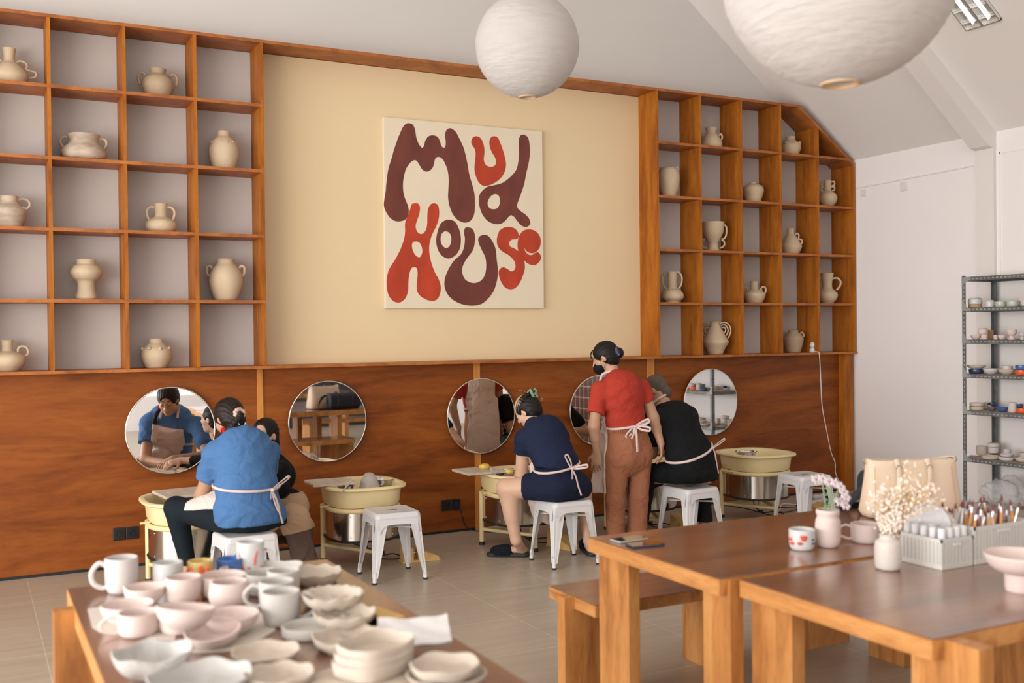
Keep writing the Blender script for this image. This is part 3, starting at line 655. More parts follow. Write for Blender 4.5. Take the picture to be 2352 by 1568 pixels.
# ---------------------------------------------------------------- white metal stools
def make_stool():
    t = thing('metal_stool', '', 'stool', (0,0,0)); s, zt, fo = .152, .452, .185
    def rr(h, k=.03, n=8):
        o = []
        for cx, cy, a0 in ((h-k,h-k,0),(-h+k,h-k,90),(-h+k,-h+k,180),(h-k,-h+k,270)):
            for i in range(n+1): a = R(a0+90*i/n); o.append((cx+k*math.cos(a), cy+k*math.sin(a)))
        return o
    mb = MB(); L = []
    for h, z, k in ((s-.012,zt-.035,.028),(s+.008,zt-.034,.032),(s+.004,zt-.012,.032),(s-.004,zt-.002,.032),(s-.016,zt,.03),(s-.022,zt-.002,.028),(s-.06,zt-.003,.02)):
        L.append([(x,y,z) for x,y in rr(h, k)])
    loft(mb, L); mb.build('seat', 'stool_white', t, smooth=45)
    mb = MB(); mb.prism([(x*1.0, z) for x, z in [( .032*math.cos(a)+(.01 if math.cos(a)>0 else -.01), .008*math.sin(a)) for a in [2*PI*i/20 for i in range(20)]]], zt-.004, zt-.0024, 'z'); mb.build('grip_slot', 'strap_black', t)
    # skirt with arched openings between the legs
    for q in range(4):
        mb = MB(); a = R(90*q)
        def rot(x, y, z): return (x*math.cos(a)-y*math.sin(a), x*math.sin(a)+y*math.cos(a), z)
        n = 12; vs = []; h = s+.004
        for i in range(n+1):
            u = -1+2*i/n; w_ = s-.02
            zb = zt-.075-.055*abs(u)**6
            for (yy, zz) in ((-h, zt-.034), (-h-.008-(.006*abs(u)**6), zb), (-h-.005-(.006*abs(u)**6)+.004, zb), (-h+.004, zt-.034)):
                vs.append(rot(u*w_*(1+.02*(zt-zz)*5), yy, zz))
        fs = [(i*4+j, (i+1)*4+j, (i+1)*4+(j+1)%4, i*4+(j+1)%4) for i in range(n) for j in range(4)]
        mb.add(vs, fs); mb.build('apron_panel', 'stool_white', t, smooth=40)
    for sx, sy in ((1,1),(-1,1),(-1,-1),(1,-1)):
        mb = MB(); L = []
        dx, dy = Vector((sx,0,0)), Vector((0,sy,0))
        for f in [0,.08,.2,.4,.6,.8,.93]:
            z = (zt-.034)*(1-f)+.012*f; c = s+.004+(fo-s)*f; wd = .060*(1-f)**.9+.024; th = .004
            # L-shaped folded leg with rounded outer corner and a pressed groove
            g = .008 if .12 < f < .85 else .0
            pts = [(c-wd, c), (c-wd*.55, c), (c-.016, c), (c-.005, c-.0045-g*.3), (c, c-.016), (c, c-wd*.55), (c, c-wd)]
            inn = [(c-th, c-wd), (c-th, c-wd*.5), (c-th-.003, c-.018), (c-.010, c-.010), (c-.018, c-th-.003), (c-wd*.5, c-th), (c-wd, c-th)]
            pts = [(x-(g if k in (4,5) else 0), y-(g if k in (1,2) else 0)) for k,(x,y) in enumerate(pts)]
            L.append([(sx*x, sy*y, z) for x, y in pts+inn])
        loft(mb, L); lg = mb.build('leg', 'stool_white', t, smooth=35)
        mb = MB(); c = fo+.004-.014; mb.tube([(sx*(c-.004),sy*(c-.004),.075),(sx*c,sy*c,.010)], .0145, 12); mb.build('leg_tip', 'stool_white', lg, smooth=40)
        mb = MB(); mb.lathe([(0,0),(.016,0),(.0165,.012),(0,.012)], (sx*c,sy*c,0), 14); mb.build('rubber_cap', 'black_rubber', lg, smooth=40)
    for ax in (0, 1):
        mb = MB(); k = s+.012
        a, b = ((-k,-k*0,.345),(k,0,.345)) if ax == 0 else ((0,-k,.338),(0,k,.338))
        mb = MB(); d = s-.008
        if ax == 0: mb.tube([(-d,-d,.33),(d,d,.33)], .006, 8)
        else: mb.tube([(-d,d,.34),(d,-d,.34)], .006, 8)
        mb.build('cross_brace', 'stool_white', t, smooth=True)
    return t
s0 = make_stool()
SP = [(1.46,6.28,R(4)),(2.512,6.575,R(-3)),(3.735,6.365,R(-2)),(4.86,6.38,R(3)),(6.06,6.43,R(-4))]
SLB = ['white metal stool under the woman in the blue shirt','free white metal stool in front of the unused wheel','white metal stool under the woman in navy','white metal stool under the man in black','empty white metal stool by the far right wheel']
for i, (x, y, a) in enumerate(SP):
    if i == 0: s0.location = (x,y,0); s0.rotation_euler = (0,0,a); s0['label'] = SLB[0]; s0['group'] = 'white metal stools at the wheels'
    else: dup(s0, (x,y,0), a, SLB[i])

# ---------------------------------------------------------------- slab tables and benches
def slab_table(name, label, cat, x0, x1, y0, y1, zt, th, legs, top='table_top_wood', extra=()):
    t = thing(name, label, cat, (x0, y0, 0))
    mb = MB(); mb.box(0, x1-x0, 0, y1-y0, zt-th+.0, zt-.004, .0); e_ = mb.build('top_edge', 'table_edge_wood', t)
    mb = MB(); mb.box(.001, x1-x0-.001, .001, y1-y0-.001, zt-.006, zt, .0015); mb.build('tabletop' if cat=='table' else 'seat', top, t)
    for lx0, lx1, ly0, ly1, z in legs:
        mb = MB()
        tz = zt-th-.0005
        a0, a1, c0, c1 = lx0-x0, lx1-x0, ly0-y0, ly1-y0; g = .001
        if c0 < -.02: mb.prism([(c0,0),(c1,0),(c1,tz),(-g,tz),(-g,zt-.006),(c0,zt-.006)], a0, a1, 'x')
        elif a0 < -.02: mb.prism([(a0,0),(a1,0),(a1,tz),(-g,tz),(-g,z),(a0,z)], c0, c1, 'y')
        elif lx1 > x1+.02: mb.prism([(a0,0),(a1,0),(a1,z),(x1-x0+g,z),(x1-x0+g,tz),(a0,tz)], c0, c1, 'y')
        else: mb.box(a0, a1, c0, c1, 0, tz, .003)
        mb.build('leg', 'table_wood', t)
    return t
slab_table('work_table', 'long orange-brown wooden work table holding phones and the beige tote', 'table', 2.352, 4.50, 2.925, 3.802, .75, .062,
    [(2.385,2.442,3.55,3.775,.7),(2.385,2.442,2.905,3.06,.7),(3.97,4.03,3.55,3.775,.7),(3.97,4.03,2.905,3.06,.7)])
slab_table('work_table', 'nearest wooden work table at the lower right with crates on top', 'table', 2.408, 4.45, 2.053, 2.882, .75, .062,
    [(2.452,2.512,2.67,2.872,.7),(2.452,2.512,1.934,2.166,.7),(3.78,3.84,2.67,2.872,.7),(3.78,3.84,1.934,2.166,.7)])
slab_table('work_table', 'left foreground wooden table covered with unglazed pottery', 'table', .297, 1.238, 1.2, 3.955, .75, .062,
    [(.235,.50,3.66,3.722,.742),(1.03,1.232,3.66,3.722,.742),(.235,.50,1.5,1.56,.742),(1.03,1.232,1.5,1.56,.742)], top='table_top_wood_long')
slab_table('wooden_bench', 'low wooden bench tucked along the far side of the phone table', 'bench', 2.387, 4.02, 3.81, 4.21, .45, .055,
    [(2.340,2.62,3.99,4.055,.445),(3.14,3.20,3.93,4.20,.4),(3.66,4.062,3.99,4.055,.445)])
# a bench and table group behind the camera, seen in the mirrors
slab_table('work_table', 'wooden work table standing behind the viewer, seen only in a mirror', 'table', 3.6, 5.6, -.6, .3, .75, .06,
    [(3.65,3.71,-.5,-.3,.7),(3.65,3.71,0,.2,.7),(5.4,5.46,-.5,-.3,.7),(5.4,5.46,0,.2,.7)])
slab_table('wooden_bench', 'wooden bench behind the viewer, seen only in a mirror', 'bench', 4.3, 6.2, 1.15, 1.5, .45, .055, [(4.4,4.46,1.17,1.48,.4),(5.9,5.96,1.17,1.48,.4)])
t = thing('storage_cabinet', 'dark tall cabinet by the rear wall, seen only in a mirror', 'cabinet', (6.1,-2.6,0))
mb = MB(); mb.box(-.9,.9,-.3,.3,0,2.2,.005); mb.build('body', 'cabinet_dark', t)
for s_ in (-1,1):
    mb = MB(); mb.box(min(s_*.01,s_*.88),max(s_*.01,s_*.88),.3,.32,.05,2.15,.004); d = mb.build('door', 'cabinet_dark', t)
    mb = MB(); mb.box(s_*.05-.008,s_*.05+.008,.32,.345,1.0,1.2,.003); mb.build('handle', 'steel', d)
t = thing('tiled_counter', 'maroon tiled counter with a pale top against the right wall, seen in a mirror', 'counter', (XR-.31,3.3,0))
mb = MB(); mb.box(-.29,.30,-.75,.95,0,1.12); mb.build('base', 'maroon_tiles', t)
mb = MB(); mb.box(-.31,.30,-.77,.97,1.12,1.16,.004); mb.build('countertop', 'white_paint', t)

# ---------------------------------------------------------------- metal rack
rk = thing('metal_rack', 'grey perforated steel rack with small pots against the right wall', 'rack', (7.5, 6.06, 0))
RY = -1.25; RXD = .40; SZ = [.133,.531,.931,1.242,1.531,1.802,2.062]
def slotmat():
    m, nt, b = nodes('rack_slots'); L = nt.links.new; b.inputs['Roughness'].default_value = .45; b.inputs['Metallic'].default_value = .4
    tc = N(nt, 'ShaderNodeTexCoord'); sx = N(nt, 'ShaderNodeSeparateXYZ'); L(tc.outputs['Object'], sx.inputs[0])
    ad = N(nt, 'ShaderNodeMath', operation='SUBTRACT'); L(sx.outputs[2], ad.inputs[0]); L(sx.outputs[1], ad.inputs[1])
    mu = N(nt, 'ShaderNodeMath', operation='MULTIPLY'); mu.inputs[1].default_value = 1/.036; L(ad.outputs[0], mu.inputs[0])
    fr = N(nt, 'ShaderNodeMath', operation='FRACT'); L(mu.outputs[0], fr.inputs[0])
    gt = N(nt, 'ShaderNodeMath', operation='GREATER_THAN'); gt.inputs[1].default_value = .45; L(fr.outputs[0], gt.inputs[0])
    mx = N(nt, 'ShaderNodeMix', data_type='RGBA'); L(gt.outputs[0], mx.inputs[0]); mx.inputs[6].default_value = (.17,.18,.19,1); mx.inputs[7].default_value = (.55,.54,.52,1)
    L(mx.outputs[2], b.inputs['Base Color']); M['rack_slots'] = m
slotmat()
for dx, dy, sx_, sy_ in ((0,0,1,-1),(RXD,0,-1,-1),(0,RY,1,1),(RXD,RY,-1,1)):
    mb = MB(); a = .036; th = .0025
    xs = sorted((dx, dx+sx_*a)); ys = sorted((dy, dy+sy_*th)); mb.box(xs[0],xs[1],ys[0],ys[1],0,2.075)
    xs = sorted((dx, dx+sx_*th)); ys = sorted((dy, dy+sy_*a)); mb.box(xs[0],xs[1],ys[0],ys[1],0,2.075); po = mb.build('post', 'rack_steel', rk)
    mb = MB()
    for k in range(56):
        z = .03+k*.0365
        if z > 2.05: break
        xs = sorted((dx-sx_*.0008, dx+sx_*.0)); yc = dy+sy_*.018; mb.box(xs[0],xs[1]+.00001,yc-.005,yc+.005,z,z+.018)
        ys = sorted((dy-sy_*.0008, dy)); xc = dx+sx_*.018; mb.box(xc-.005,xc+.005,ys[0],ys[1]+.00001,z,z+.018)
    mb.build('punched_slots', 'slot_grey', po)
for z in SZ:
    mb = MB(); mb.box(.003, RXD-.003, RY+.003, -.003, z-.008, z-.001); sh = mb.build('shelf', 'rack_board', rk)
    mb = MB()
    mb.box(.0,.003,RY+.01,-.01,z-.034,z+.001); mb.box(RXD-.003,RXD,RY+.01,-.01,z-.034,z+.001); mb.box(.01,RXD-.01,-.003,0,z-.034,z+.001); mb.box(.01,RXD-.01,RY,RY+.003,z-.034,z+.001)
    mb.build('shelf_rail', 'rack_steel', sh)
    mb = MB()
    for k in range(30): y = -.06-k*.039; mb.box(-.0009,.0,y-.018,y,z-.022,z-.012)
    mb.build('punched_slots', 'slot_grey', sh)
    mb = MB(); s_ = 1 if z > 2 else -1
    if s_ == 1: mb.prism([(-.0,z),(-.0,z-.09),(-.03,z-.05),(-.07,z-.028),(-.09,z-.028),(-.09,z)], -.0035, -.001, 'x')
    else: mb.prism([(-.0,z+.075),(-.0,z-.03),(-.09,z-.03),(-.09,z-.008),(-.05,z),(-.03,z+.035)], -.0035, -.001, 'x')
    mb.build('corner_plate', 'gusset', rk)
# ---- vessels
def vessel(name, label, cat, prof, m, loc, th=.004, parts=(), rz=0, tilt=None, group=None, mod=None, min_=None, seg=40, handle=None, hm=None):
    """prof = outer (r, z) from foot to lip; the inside wall follows at th"""
    o = sp2(prof, 3); H = o[-1][1]
    inn = [(max(r-th, .0), max(z, th+ o[0][1])) for r, z in o[::-1] if z > th*1.5]
    pr = [(0, o[0][1]+.0005)]+o+[(o[-1][0]-th*.5, H+th*.35)]+inn+[(0, inn[-1][1])]
    mb = MB(); mb.lathe(pr, seg=120 if mod else seg, mod=mod)
    if handle or parts:
        t = thing(name, label, cat, loc, rz, group); mb.build('body', m, t, smooth=50)
        if handle:
            hp, hr, hs = handle; hb = MB(); hb.tube(spline([(hs*x, 0, z) for x, z in hp], 5), hr, 10, flat=(Vector((0,1,0)), .8)); hb.build('handle', hm or m, t, smooth=True)
        for f in parts: f(t)
        if tilt: t.rotation_euler = (tilt[0], tilt[1], rz)
        return t
    ob = mb.build(name, m, smooth=50, loc=loc, rot=(tilt[0] if tilt else 0, tilt[1] if tilt else 0, rz)); return tag(ob, label, cat, group)
def scallop(n, amp, amp2=.0): return lambda a, i, r, z: (1+(amp*math.sin(n*a)*min(1, (r/.05))**3), amp2*math.sin(n*a)*min(1,(r/.06))**4)
CUP = lambda r, h: [(r*.72,0),(r*.86,h*.06),(r*.96,h*.25),(r,h*.6),(r,h)]
BOWL = lambda r, h: [(r*.42,0),(r*.5,h*.05),(r*.78,h*.35),(r*.93,h*.65),(r,h)]
# rack contents: (picture x0, x1 in the rack detail, shelf index, lift, height, kind, material, label)
def rx(x): return 1950+x/2.8
def rackpot(x0, x1, si, lift, h, kind, m, label, X=7.62, name=None):
    a = atx(rx(x0), 800, X); b = atx(rx(x1), 800, X); r = abs(a.y-b.y)/2/math.cos(0.0); y = (a.y+b.y)/2
    k = depth((X,y,1))/F_PX/2.8; r = (x1-x0)/2*k
    prof = CUP(r, h) if kind == 'cup' else BOWL(r, h)
    if kind == 'jar': prof = [(r*.8,0),(r*.98,h*.12),(r,h*.5),(r*.94,h*.85),(r*.7,h)]
    if kind == 'plate': prof = [(r*.7,0),(r*.9,h*.2),(r,h)]
    if kind == 'gob': prof = [(r*.6,0),(r*.55,h*.2),(r*.4,h*.36),(r*.7,h*.5),(r*.9,h*.7),(r,h)]
    return vessel(name or {'cup':'cup','jar':'small_jar','plate':'plate','gob':'goblet'}.get(kind,'bowl'), label, {'cup':'cup','jar':'jar','plate':'plate','gob':'goblet'}.get(kind,'bowl'),
        prof, m, (X, y, SZ[si]+lift), th=.003, seg=24, group='small pots on the metal rack')
RP = [(770,857,5,0,.026,'cup','brown_clay','brown unglazed foot ring under the white pot, top rack shelf'),(770,857,5,.027,.058,'jar','glaze_white','white squat pot at the left end of the top rack shelf'),
(880,937,5,0,.062,'jar','glaze_white','small white jar second from the left on the top rack shelf'),(942,1013,5,0,.045,'cup','glaze_green','pale green cup third on the top rack shelf'),
(1018,1096,5,0,.044,'cup','glaze_green','pale green bowl-shaped cup fourth on the top rack shelf'),(1112,1180,5,0,.05,'cup','glaze_white','white cup at the photo edge on the top rack shelf'),
(785,850,4,0,.035,'bowl','bisque_pink','tiny pinkish bowl at the left end of the second rack shelf'),(850,893,4,0,.045,'cup','bisque_pink','pinkish cup under the teapot on the second rack shelf'),
(832,893,4,.046,.05,'jar','bisque_pink','small round teapot stacked on a cup, second rack shelf'),(895,930,4,0,.08,'cup','brown_clay','tall tan cup on the second rack shelf'),
(931,958,4,0,.038,'cup','bisque_pink','small cup beside the tall tan cup, second rack shelf'),(960,1012,4,0,.038,'bowl','bisque_pink','small bisque bowl in the middle of the second rack shelf'),
(1014,1081,4,0,.082,'gob','bisque_pink','pinkish footed goblet on the second rack shelf'),(1092,1140,4,0,.06,'gob','stone_glaze','grey goblet near the photo edge, second rack shelf'),
(772,864,3,0,.036,'cup','glaze_navy','navy and red bowl at the left of the third rack shelf'),(762,876,3,.037,.034,'bowl','raw_clay_plate','beige bowl stacked on the navy one, third rack shelf'),
(864,962,3,0,.045,'bowl','glaze_white','wide white bowl on the third rack shelf'),(964,1066,3,0,.044,'bowl','raw_clay_plate','cream bowl with a cup in it, third rack shelf'),
(985,1050,3,.03,.042,'cup','stone_glaze','pale painted cup standing in the cream bowl'),(1072,1150,3,0,.042,'cup','glaze_orange','orange bowl at the photo edge of the third rack shelf'),
(1072,1150,3,.043,.036,'cup','glaze_blue','blue bowl stacked on the orange one'),
(775,865,2,0,.03,'cup','raw_clay_plate','beige lower bowl of the pair on the fourth rack shelf'),(777,866,2,.031,.03,'cup','raw_clay_plate','beige upper bowl of the pair on the fourth rack shelf'),
(866,892,2,0,.06,'cup','stone_glaze','narrow grey cup behind the stacked bowls, fourth rack shelf'),(888,945,2,0,.036,'bowl','dark_rim','black bowl on the fourth rack shelf'),
(893,946,2,.037,.022,'cup','glaze_navy','navy dish stacked on the black bowl'),(944,1020,2,0,.038,'bowl','glaze_blue','blue and white bowl on the fourth rack shelf'),
(1022,1079,2,0,.085,'jar','bisque_white','white bottle on the fourth rack shelf'),(1076,1150,2,0,.04,'cup','glaze_orange','orange cup at the photo edge, fourth rack shelf'),
(1078,1112,2,.041,.03,'cup','glaze_navy','small navy cup stacked on the orange one'),
(770,812,1,0,.008,'plate','bisque_white','small flat dish at the left end of the fifth rack shelf'),(815,887,1,0,.078,'cup','raw_clay_plate','beige upturned cup on the fifth rack shelf'),
(852,962,1,.0,.028,'plate','raw_clay_plate','shallow beige dish in front on the fifth rack shelf'),(893,960,1,.029,.05,'cup','bisque_white','white lower cup of the stack, fifth rack shelf'),
(887,962,1,.08,.036,'jar','bisque_white','white upper cup of the stack, fifth rack shelf'),(990,1036,1,0,.075,'cup','bisque_white','white cup behind the dishes, fifth rack shelf'),
(960,1062,1,0,.03,'plate','glaze_white','white dish toward the right of the fifth rack shelf'),(970,1050,1,.031,.02,'plate','bisque_white','small dish stacked on the white one, fifth rack shelf'),
(1066,1160,1,0,.035,'bowl','bisque_white','white bowl at the photo edge, fifth rack shelf')]
for a in RP:
    X = 7.58 if a[0] in (852,) else (7.76 if a[0] in (866,990,815,887,893,895) else 7.62)
    rackpot(*a, X=X)
# further pots on the rack that the mirror shows
rnd = random.Random(8); k_ = 0
for si in (1,2,3,4,5):
    for q in range(4):
        y = 5.62-q*.19+rnd.uniform(-.02,.02); r = rnd.uniform(.035,.05); m_ = rnd.choice(['bisque_white','raw_clay_plate','stone_glaze','bisque_pink'])
        vessel('cup', 'plain small cup further along the metal rack, seen in a mirror', 'cup', CUP(r, .07), m_, (7.70, y, SZ[si]), th=.003, seg=20, group='cups further along the metal rack')

# ---------------------------------------------------------------- pottery on the left table
ZT = .75
def tz(px, py, dz=0): 
    p = onz(px, py, ZT+dz); return p
def centre(px, pbase, r, dz=0):
    """the foot's front edge is seen at pbase; step back by the foot radius along the view"""
    p = onz(px, pbase, ZT+dz); d = Vector((p.x, p.y, 0)).normalized(); return Vector((p.x+d.x*r, p.y+d.y*r, ZT+dz))
def pxm(p): return F_PX/depth(p)
HND = lambda r, h: [(r*.9,h*.80),(r*1.35,h*.88),(r*1.78,h*.62),(r*1.68,h*.32),(r*1.2,h*.16),(r*.88,h*.18)]
def put(kind, px, base, wpx, h, m, label, dz=0, rz=0, handle=None, tilt=None, mod=None, name=None, foot=.72, parts=(), group=None, hm=None, sq=None):
    p0 = onz(px, base, ZT+dz); r = wpx/pxm(p0)/2
    c = centre(px, base, r*foot, dz); r = wpx/pxm(c)/2
    if kind in ('cup','mug'): prof = CUP(r, h)
    elif kind == 'round': prof = [(r*.6,0),(r*.82,h*.1),(r,h*.45),(r*.95,h*.8),(r*.9,h)]
    elif kind == 'bowl': prof = BOWL(r, h)
    elif kind == 'plate': prof = [(r*.70,0),(r*.78,h*.10),(r*.92,h*.5),(r,h)]
    elif kind == 'dish': prof = [(r*.9,0),(r*.97,h*.15),(r*.99,h*.6),(r,h)]
    nm = name or {'round':'cup'}.get(kind, kind)
    hd = (HND(r, h), max(.005, h*.07), -1 if handle == -1 else 1) if handle is not None else None
    az = -math.atan2(c.x, c.y)
    return vessel(nm, label, nm.split('_')[-1], prof, m, c, th=.0055, rz=rz+(az if hd else 0), tilt=tilt, mod=mod, handle=hd, parts=parts, group=group, hm=hm), c, r, h
def stroke(r, pts, m, nm='brush_stroke', wdt=.006):
    """glaze strokes lying on a vessel's side: (angle from the viewer, z)"""
    def f(t):
        az = math.atan2(t.location.y, t.location.x)+PI-t.rotation_euler.z
        for P in pts:
            mb = MB(); q = spline([(r*math.cos(az+a), r*math.sin(az+a), z) for a, z in P], 4) if len(P) > 1 else None
            if q: mb.tube(q, [wdt*(.5+.5*math.sin(PI*(i+.5)/len(q))) for i in range(len(q))], 8, flat=(Vector((0,0,1)), .35) if False else None)
            else:
                a, z = P[0]; mb.lathe([(0,-wdt*.8),(wdt,-wdt*.5),(wdt*1.3,0),(wdt,wdt*.5),(0,wdt*.8)], (r*.985*math.cos(az+a), r*.985*math.sin(az+a), z), 12)
            mb.build(nm, m, t, smooth=True)
    return f
put('mug', 280, 1366, 72, .118, 'bisque_white', 'tall white mug with its handle to the left, at the table corner', handle=-1, foot=.9)
put('cup', 386, 1352, 66, .085, 'glaze_white', 'plain white cup right of the tall corner mug')
put('cup', 421, 1366, 56, .062, 'dark_rim', 'dark grey cup tucked among the pale cups')
put('cup', 460, 1340, 56, .075, 'glaze_yellow', 'orange and yellow painted cup at the back of the table', parts=(stroke(.043, [[(-.9,.06),(-.3,.02)],[(0,.065),(.25,.02)],[(.7,.06),(.4,.03)],[(-1.3,.05),(-1.0,.02)]], 'glaze_orange', wdt=.009),))
put('cup', 527, 1328, 60, .066, 'glaze_blue', 'blue glazed bowl-shaped cup behind the long pale dish')
put('cup', 576, 1322, 62, .118, 'glaze_white', 'white cup with red brush strokes, nearest the blue-shirted woman', foot=.85,
    parts=(stroke(.0485, [[(-.95,.085),(-.75,.05),(-.55,.022)],[(.5,.09),(.35,.065),(.3,.04)],[(-.12,.03)],[(.95,.03)]], 'glaze_red', wdt=.005),))
put('dish', 602, 1348, 178, .042, 'stone_glaze', 'large pale grey dish with a pointed rim at the back', mod=lambda a,i,r,z: (1+.05*math.cos(4*a+.6), .012*max(0,math.cos(2*a+.3)) if z>.02 else 0), name='serving_dish')
put('plate', 724, 1348, 124, .042, 'raw_clay_plate', 'wavy-rimmed clay plate alone at the back right', mod=scallop(9,.028,.0035), name='scalloped_plate')
for q in range(3):
    put('plate', 764, 1402, 146-q*3, .036, 'raw_clay_plate', ['bottom','middle','top'][q]+' scalloped plate in the stack of three beside the mugs', dz=.027*q, mod=scallop(10,.028,.0035), name='scalloped_plate', rz=.3*q, group='scalloped clay plates')
for q in range(2):
    put('plate', 793, 1446, 142, .034, 'raw_clay_plate', ['lower','upper'][q]+' scalloped plate in the pair beside the wooden block', dz=.026*q, mod=scallop(9,.03,.0035), name='scalloped_plate', rz=.5*q, group='scalloped clay plates')
put('mug', 612, 1372, 96, .072, 'stone_glaze', 'wide pale cup behind the white mugs', foot=.85)
put('mug', 652, 1378, 74, .09, 'stone_glaze', 'pale cup directly behind the front mug', foot=.85)
put('mug', 636, 1408, 80, .092, 'stone_glaze', 'white mug with its handle to the left, behind the front mug', handle=-1, foot=.85)
put('mug', 646, 1442, 87, .100, 'stone_glaze', 'rounded white mug with its handle to the right, in the middle', handle=1, foot=.8)
put('cup', 512, 1376, 104, .07, 'bisque_pink', 'wide pinkish bowl behind the pink cup')
put('round', 527, 1402, 92, .085, 'bisque_pink', 'rounded pinkish cup in the middle of the bisque ware', foot=.62)
put('cup', 422, 1388, 80, .082, 'bisque_pink', 'pinkish cup behind the stacked bowl')
put('bowl', 333, 1396, 94, .058, 'bisque_pink', 'small pink bowl with a notched rim', mod=lambda a,i,r,z: (1, .010*max(0,math.cos(2*a))**3 if z>.04 else 0))
put('bowl', 293, 1444, 118, .062, 'bisque_pink', 'pink bowl at the left, half behind a cup')
put('cup', 318, 1467, 90, .066, 'bisque_pink', 'low pink cup with a small handle at the left', handle=-1, foot=.85)
put('cup', 418, 1458, 98, .058, 'bisque_pink', 'upturned pink pot carrying the big tilted bowl')
put('bowl', 422, 1458, 132, .062, 'bisque_pink', 'wide pink bowl tilted on top of an upturned pot', dz=.060, tilt=(R(-4), R(7)))
put('bowl', 530, 1468, 130, .060, 'bisque_pink', 'pink bowl standing on the brown sheet')
put('bowl', 492, 1492, 128, .046, 'bisque_pink', 'small pink bowl tilted forward at the front of the bisque ware', tilt=(R(8), R(-6)))
put('dish', 722, 1470, 134, .030, 'stone_glaze', 'low oval white dish in front of the scalloped plates', mod=lambda a,i,r,z: (1+.12*math.cos(2*a),0))
put('plate', 611, 1536, 158, .030, 'raw_clay_plate', 'beige plate with an uneven rim, farther of two alike', mod=scallop(6,.018,.003), name='clay_plate')
put('plate', 642, 1592, 162, .032, 'raw_clay_plate', 'beige plate with an uneven rim, nearer of two alike', mod=scallop(7,.018,.003), name='clay_plate')
put('bowl', 352, 1572, 178, .065, 'marbled', 'grey marbled wavy bowl at the lower left', mod=scallop(5,.03,.005))
put('plate', 462, 1618, 236, .045, 'glaze_grey', 'big pale grey plate at the bottom edge', mod=scallop(7,.02,.004), name='serving_plate')
put('plate', 806, 1506, 176, .036, 'raw_clay_plate', 'scalloped plate under the white square slab', mod=scallop(8,.035,.004), name='scalloped_plate')
put('plate', 1026, 1592, 186, .028, 'raw_clay_plate', 'lower round plate at the right corner of the pottery', name='clay_plate')
put('plate', 1023, 1572, 162, .034, 'raw_clay_plate', 'upper round plate at the right corner of the pottery', dz=.022, name='clay_plate', mod=scallop(5,.015,.003))
def sqdish(x, y, z, s, h, rz, label):
    mb = MB(); L = []
    for k, zz, e in ((.86,0,3.4),(.95,h*.2,3.2),(1,h*.7,3.0),(1.0,h,3.0),(.975,h+.002,3.0),(.95,h*.9,3),(.90,h*.35,3.2),(.4,h*.26,3.2)):
        L.append([(px_, py_, zz+(.010*(abs(px_)+abs(py_))/s if zz>h*.6 else 0)) for px_, py_ in rsq(s*k, s*.8*k, 48, e)])
    loft(mb, L); tag(mb.build('square_dish', 'raw_clay_plate', smooth=50, loc=(x,y,z), rot=(0,0,rz)), label, 'dish', 'rounded square clay dishes')
q = centre(858, 1578, .09)
for i_ in range(3): sqdish(q.x+.004*i_, q.y, ZT+.010+.021*i_, .104-.002*i_, .025, R(28), ['lowest','middle','topmost'][i_]+' rounded square clay dish in the stack of three at the bottom')
mb = MB(); mb.box(-.10,.13,-.12,.13,0,.009,.003); q = centre(846,1578,.06); tag(mb.build('clay_slab','raw_clay_plate',smooth=40,loc=(q.x-.02,q.y-.01,ZT+.0004),rot=(0,0,R(26))), 'flat square clay slab under the stack of square dishes', 'slab')
mb = MB(); n_ = 12
vs = [(-.10+.20*i/n_, -.095+.19*j/n_, .006+.018*((i/n_-.5)**2+(j/n_-.5)**2)*2+.002*math.sin(i*1.1+j)) for j in range(n_+1) for i in range(n_+1)]
q = tz(965, 1492); mb.add(vs+[(x,y,z-.006) for x,y,z in vs], [(j*(n_+1)+i, j*(n_+1)+i+1, (j+1)*(n_+1)+i+1, (j+1)*(n_+1)+i) for j in range(n_) for i in range(n_)]+[tuple(v+(n_+1)**2 for v in (j*(n_+1)+i, (j+1)*(n_+1)+i, (j+1)*(n_+1)+i+1, j*(n_+1)+i+1)) for j in range(n_) for i in range(n_)])
tag(mb.build('square_plate', 'cloth_white', smooth=60, loc=(q.x-.01, q.y+.02, ZT+.034), rot=(R(7),0,R(-20))), 'white square slab plate with a crimped edge, near the table edge', 'plate')
t = thing('wooden_block', 'short pale wooden block with a dark base by the table edge', 'block', tz(885,1432)+Vector((.0,.02,0)), R(12))
box('block', 'pedal_wood', -.03,.03,-.075,.075,.014,.03,b=.003,parent=t); box('base', 'strap_black', -.028,.028,-.073,.073,.0004,.014,parent=t)
def sheet(P, label, m='paper_sheet'):
    pts = [onz(x,y,ZT+.0012) for x,y in P]; c0 = sum(pts, Vector())/len(pts)
    mb = MB(); mb.prism([(p.x-c0.x, p.y-c0.y) for p in pts], 0, .0014); tag(mb.build('paper_sheet', m, loc=(c0.x,c0.y,ZT+.0005)), label, 'sheet')
sheet([(201,1398),(212,1440),(232,1452),(400,1470),(430,1395),(330,1380)], 'grey-beige sheet under the leftmost pink cups')
sheet([(440,1500),(560,1492),(634,1446),(590,1398),(470,1440)], 'grey-beige sheet under the pink bowls in the middle')

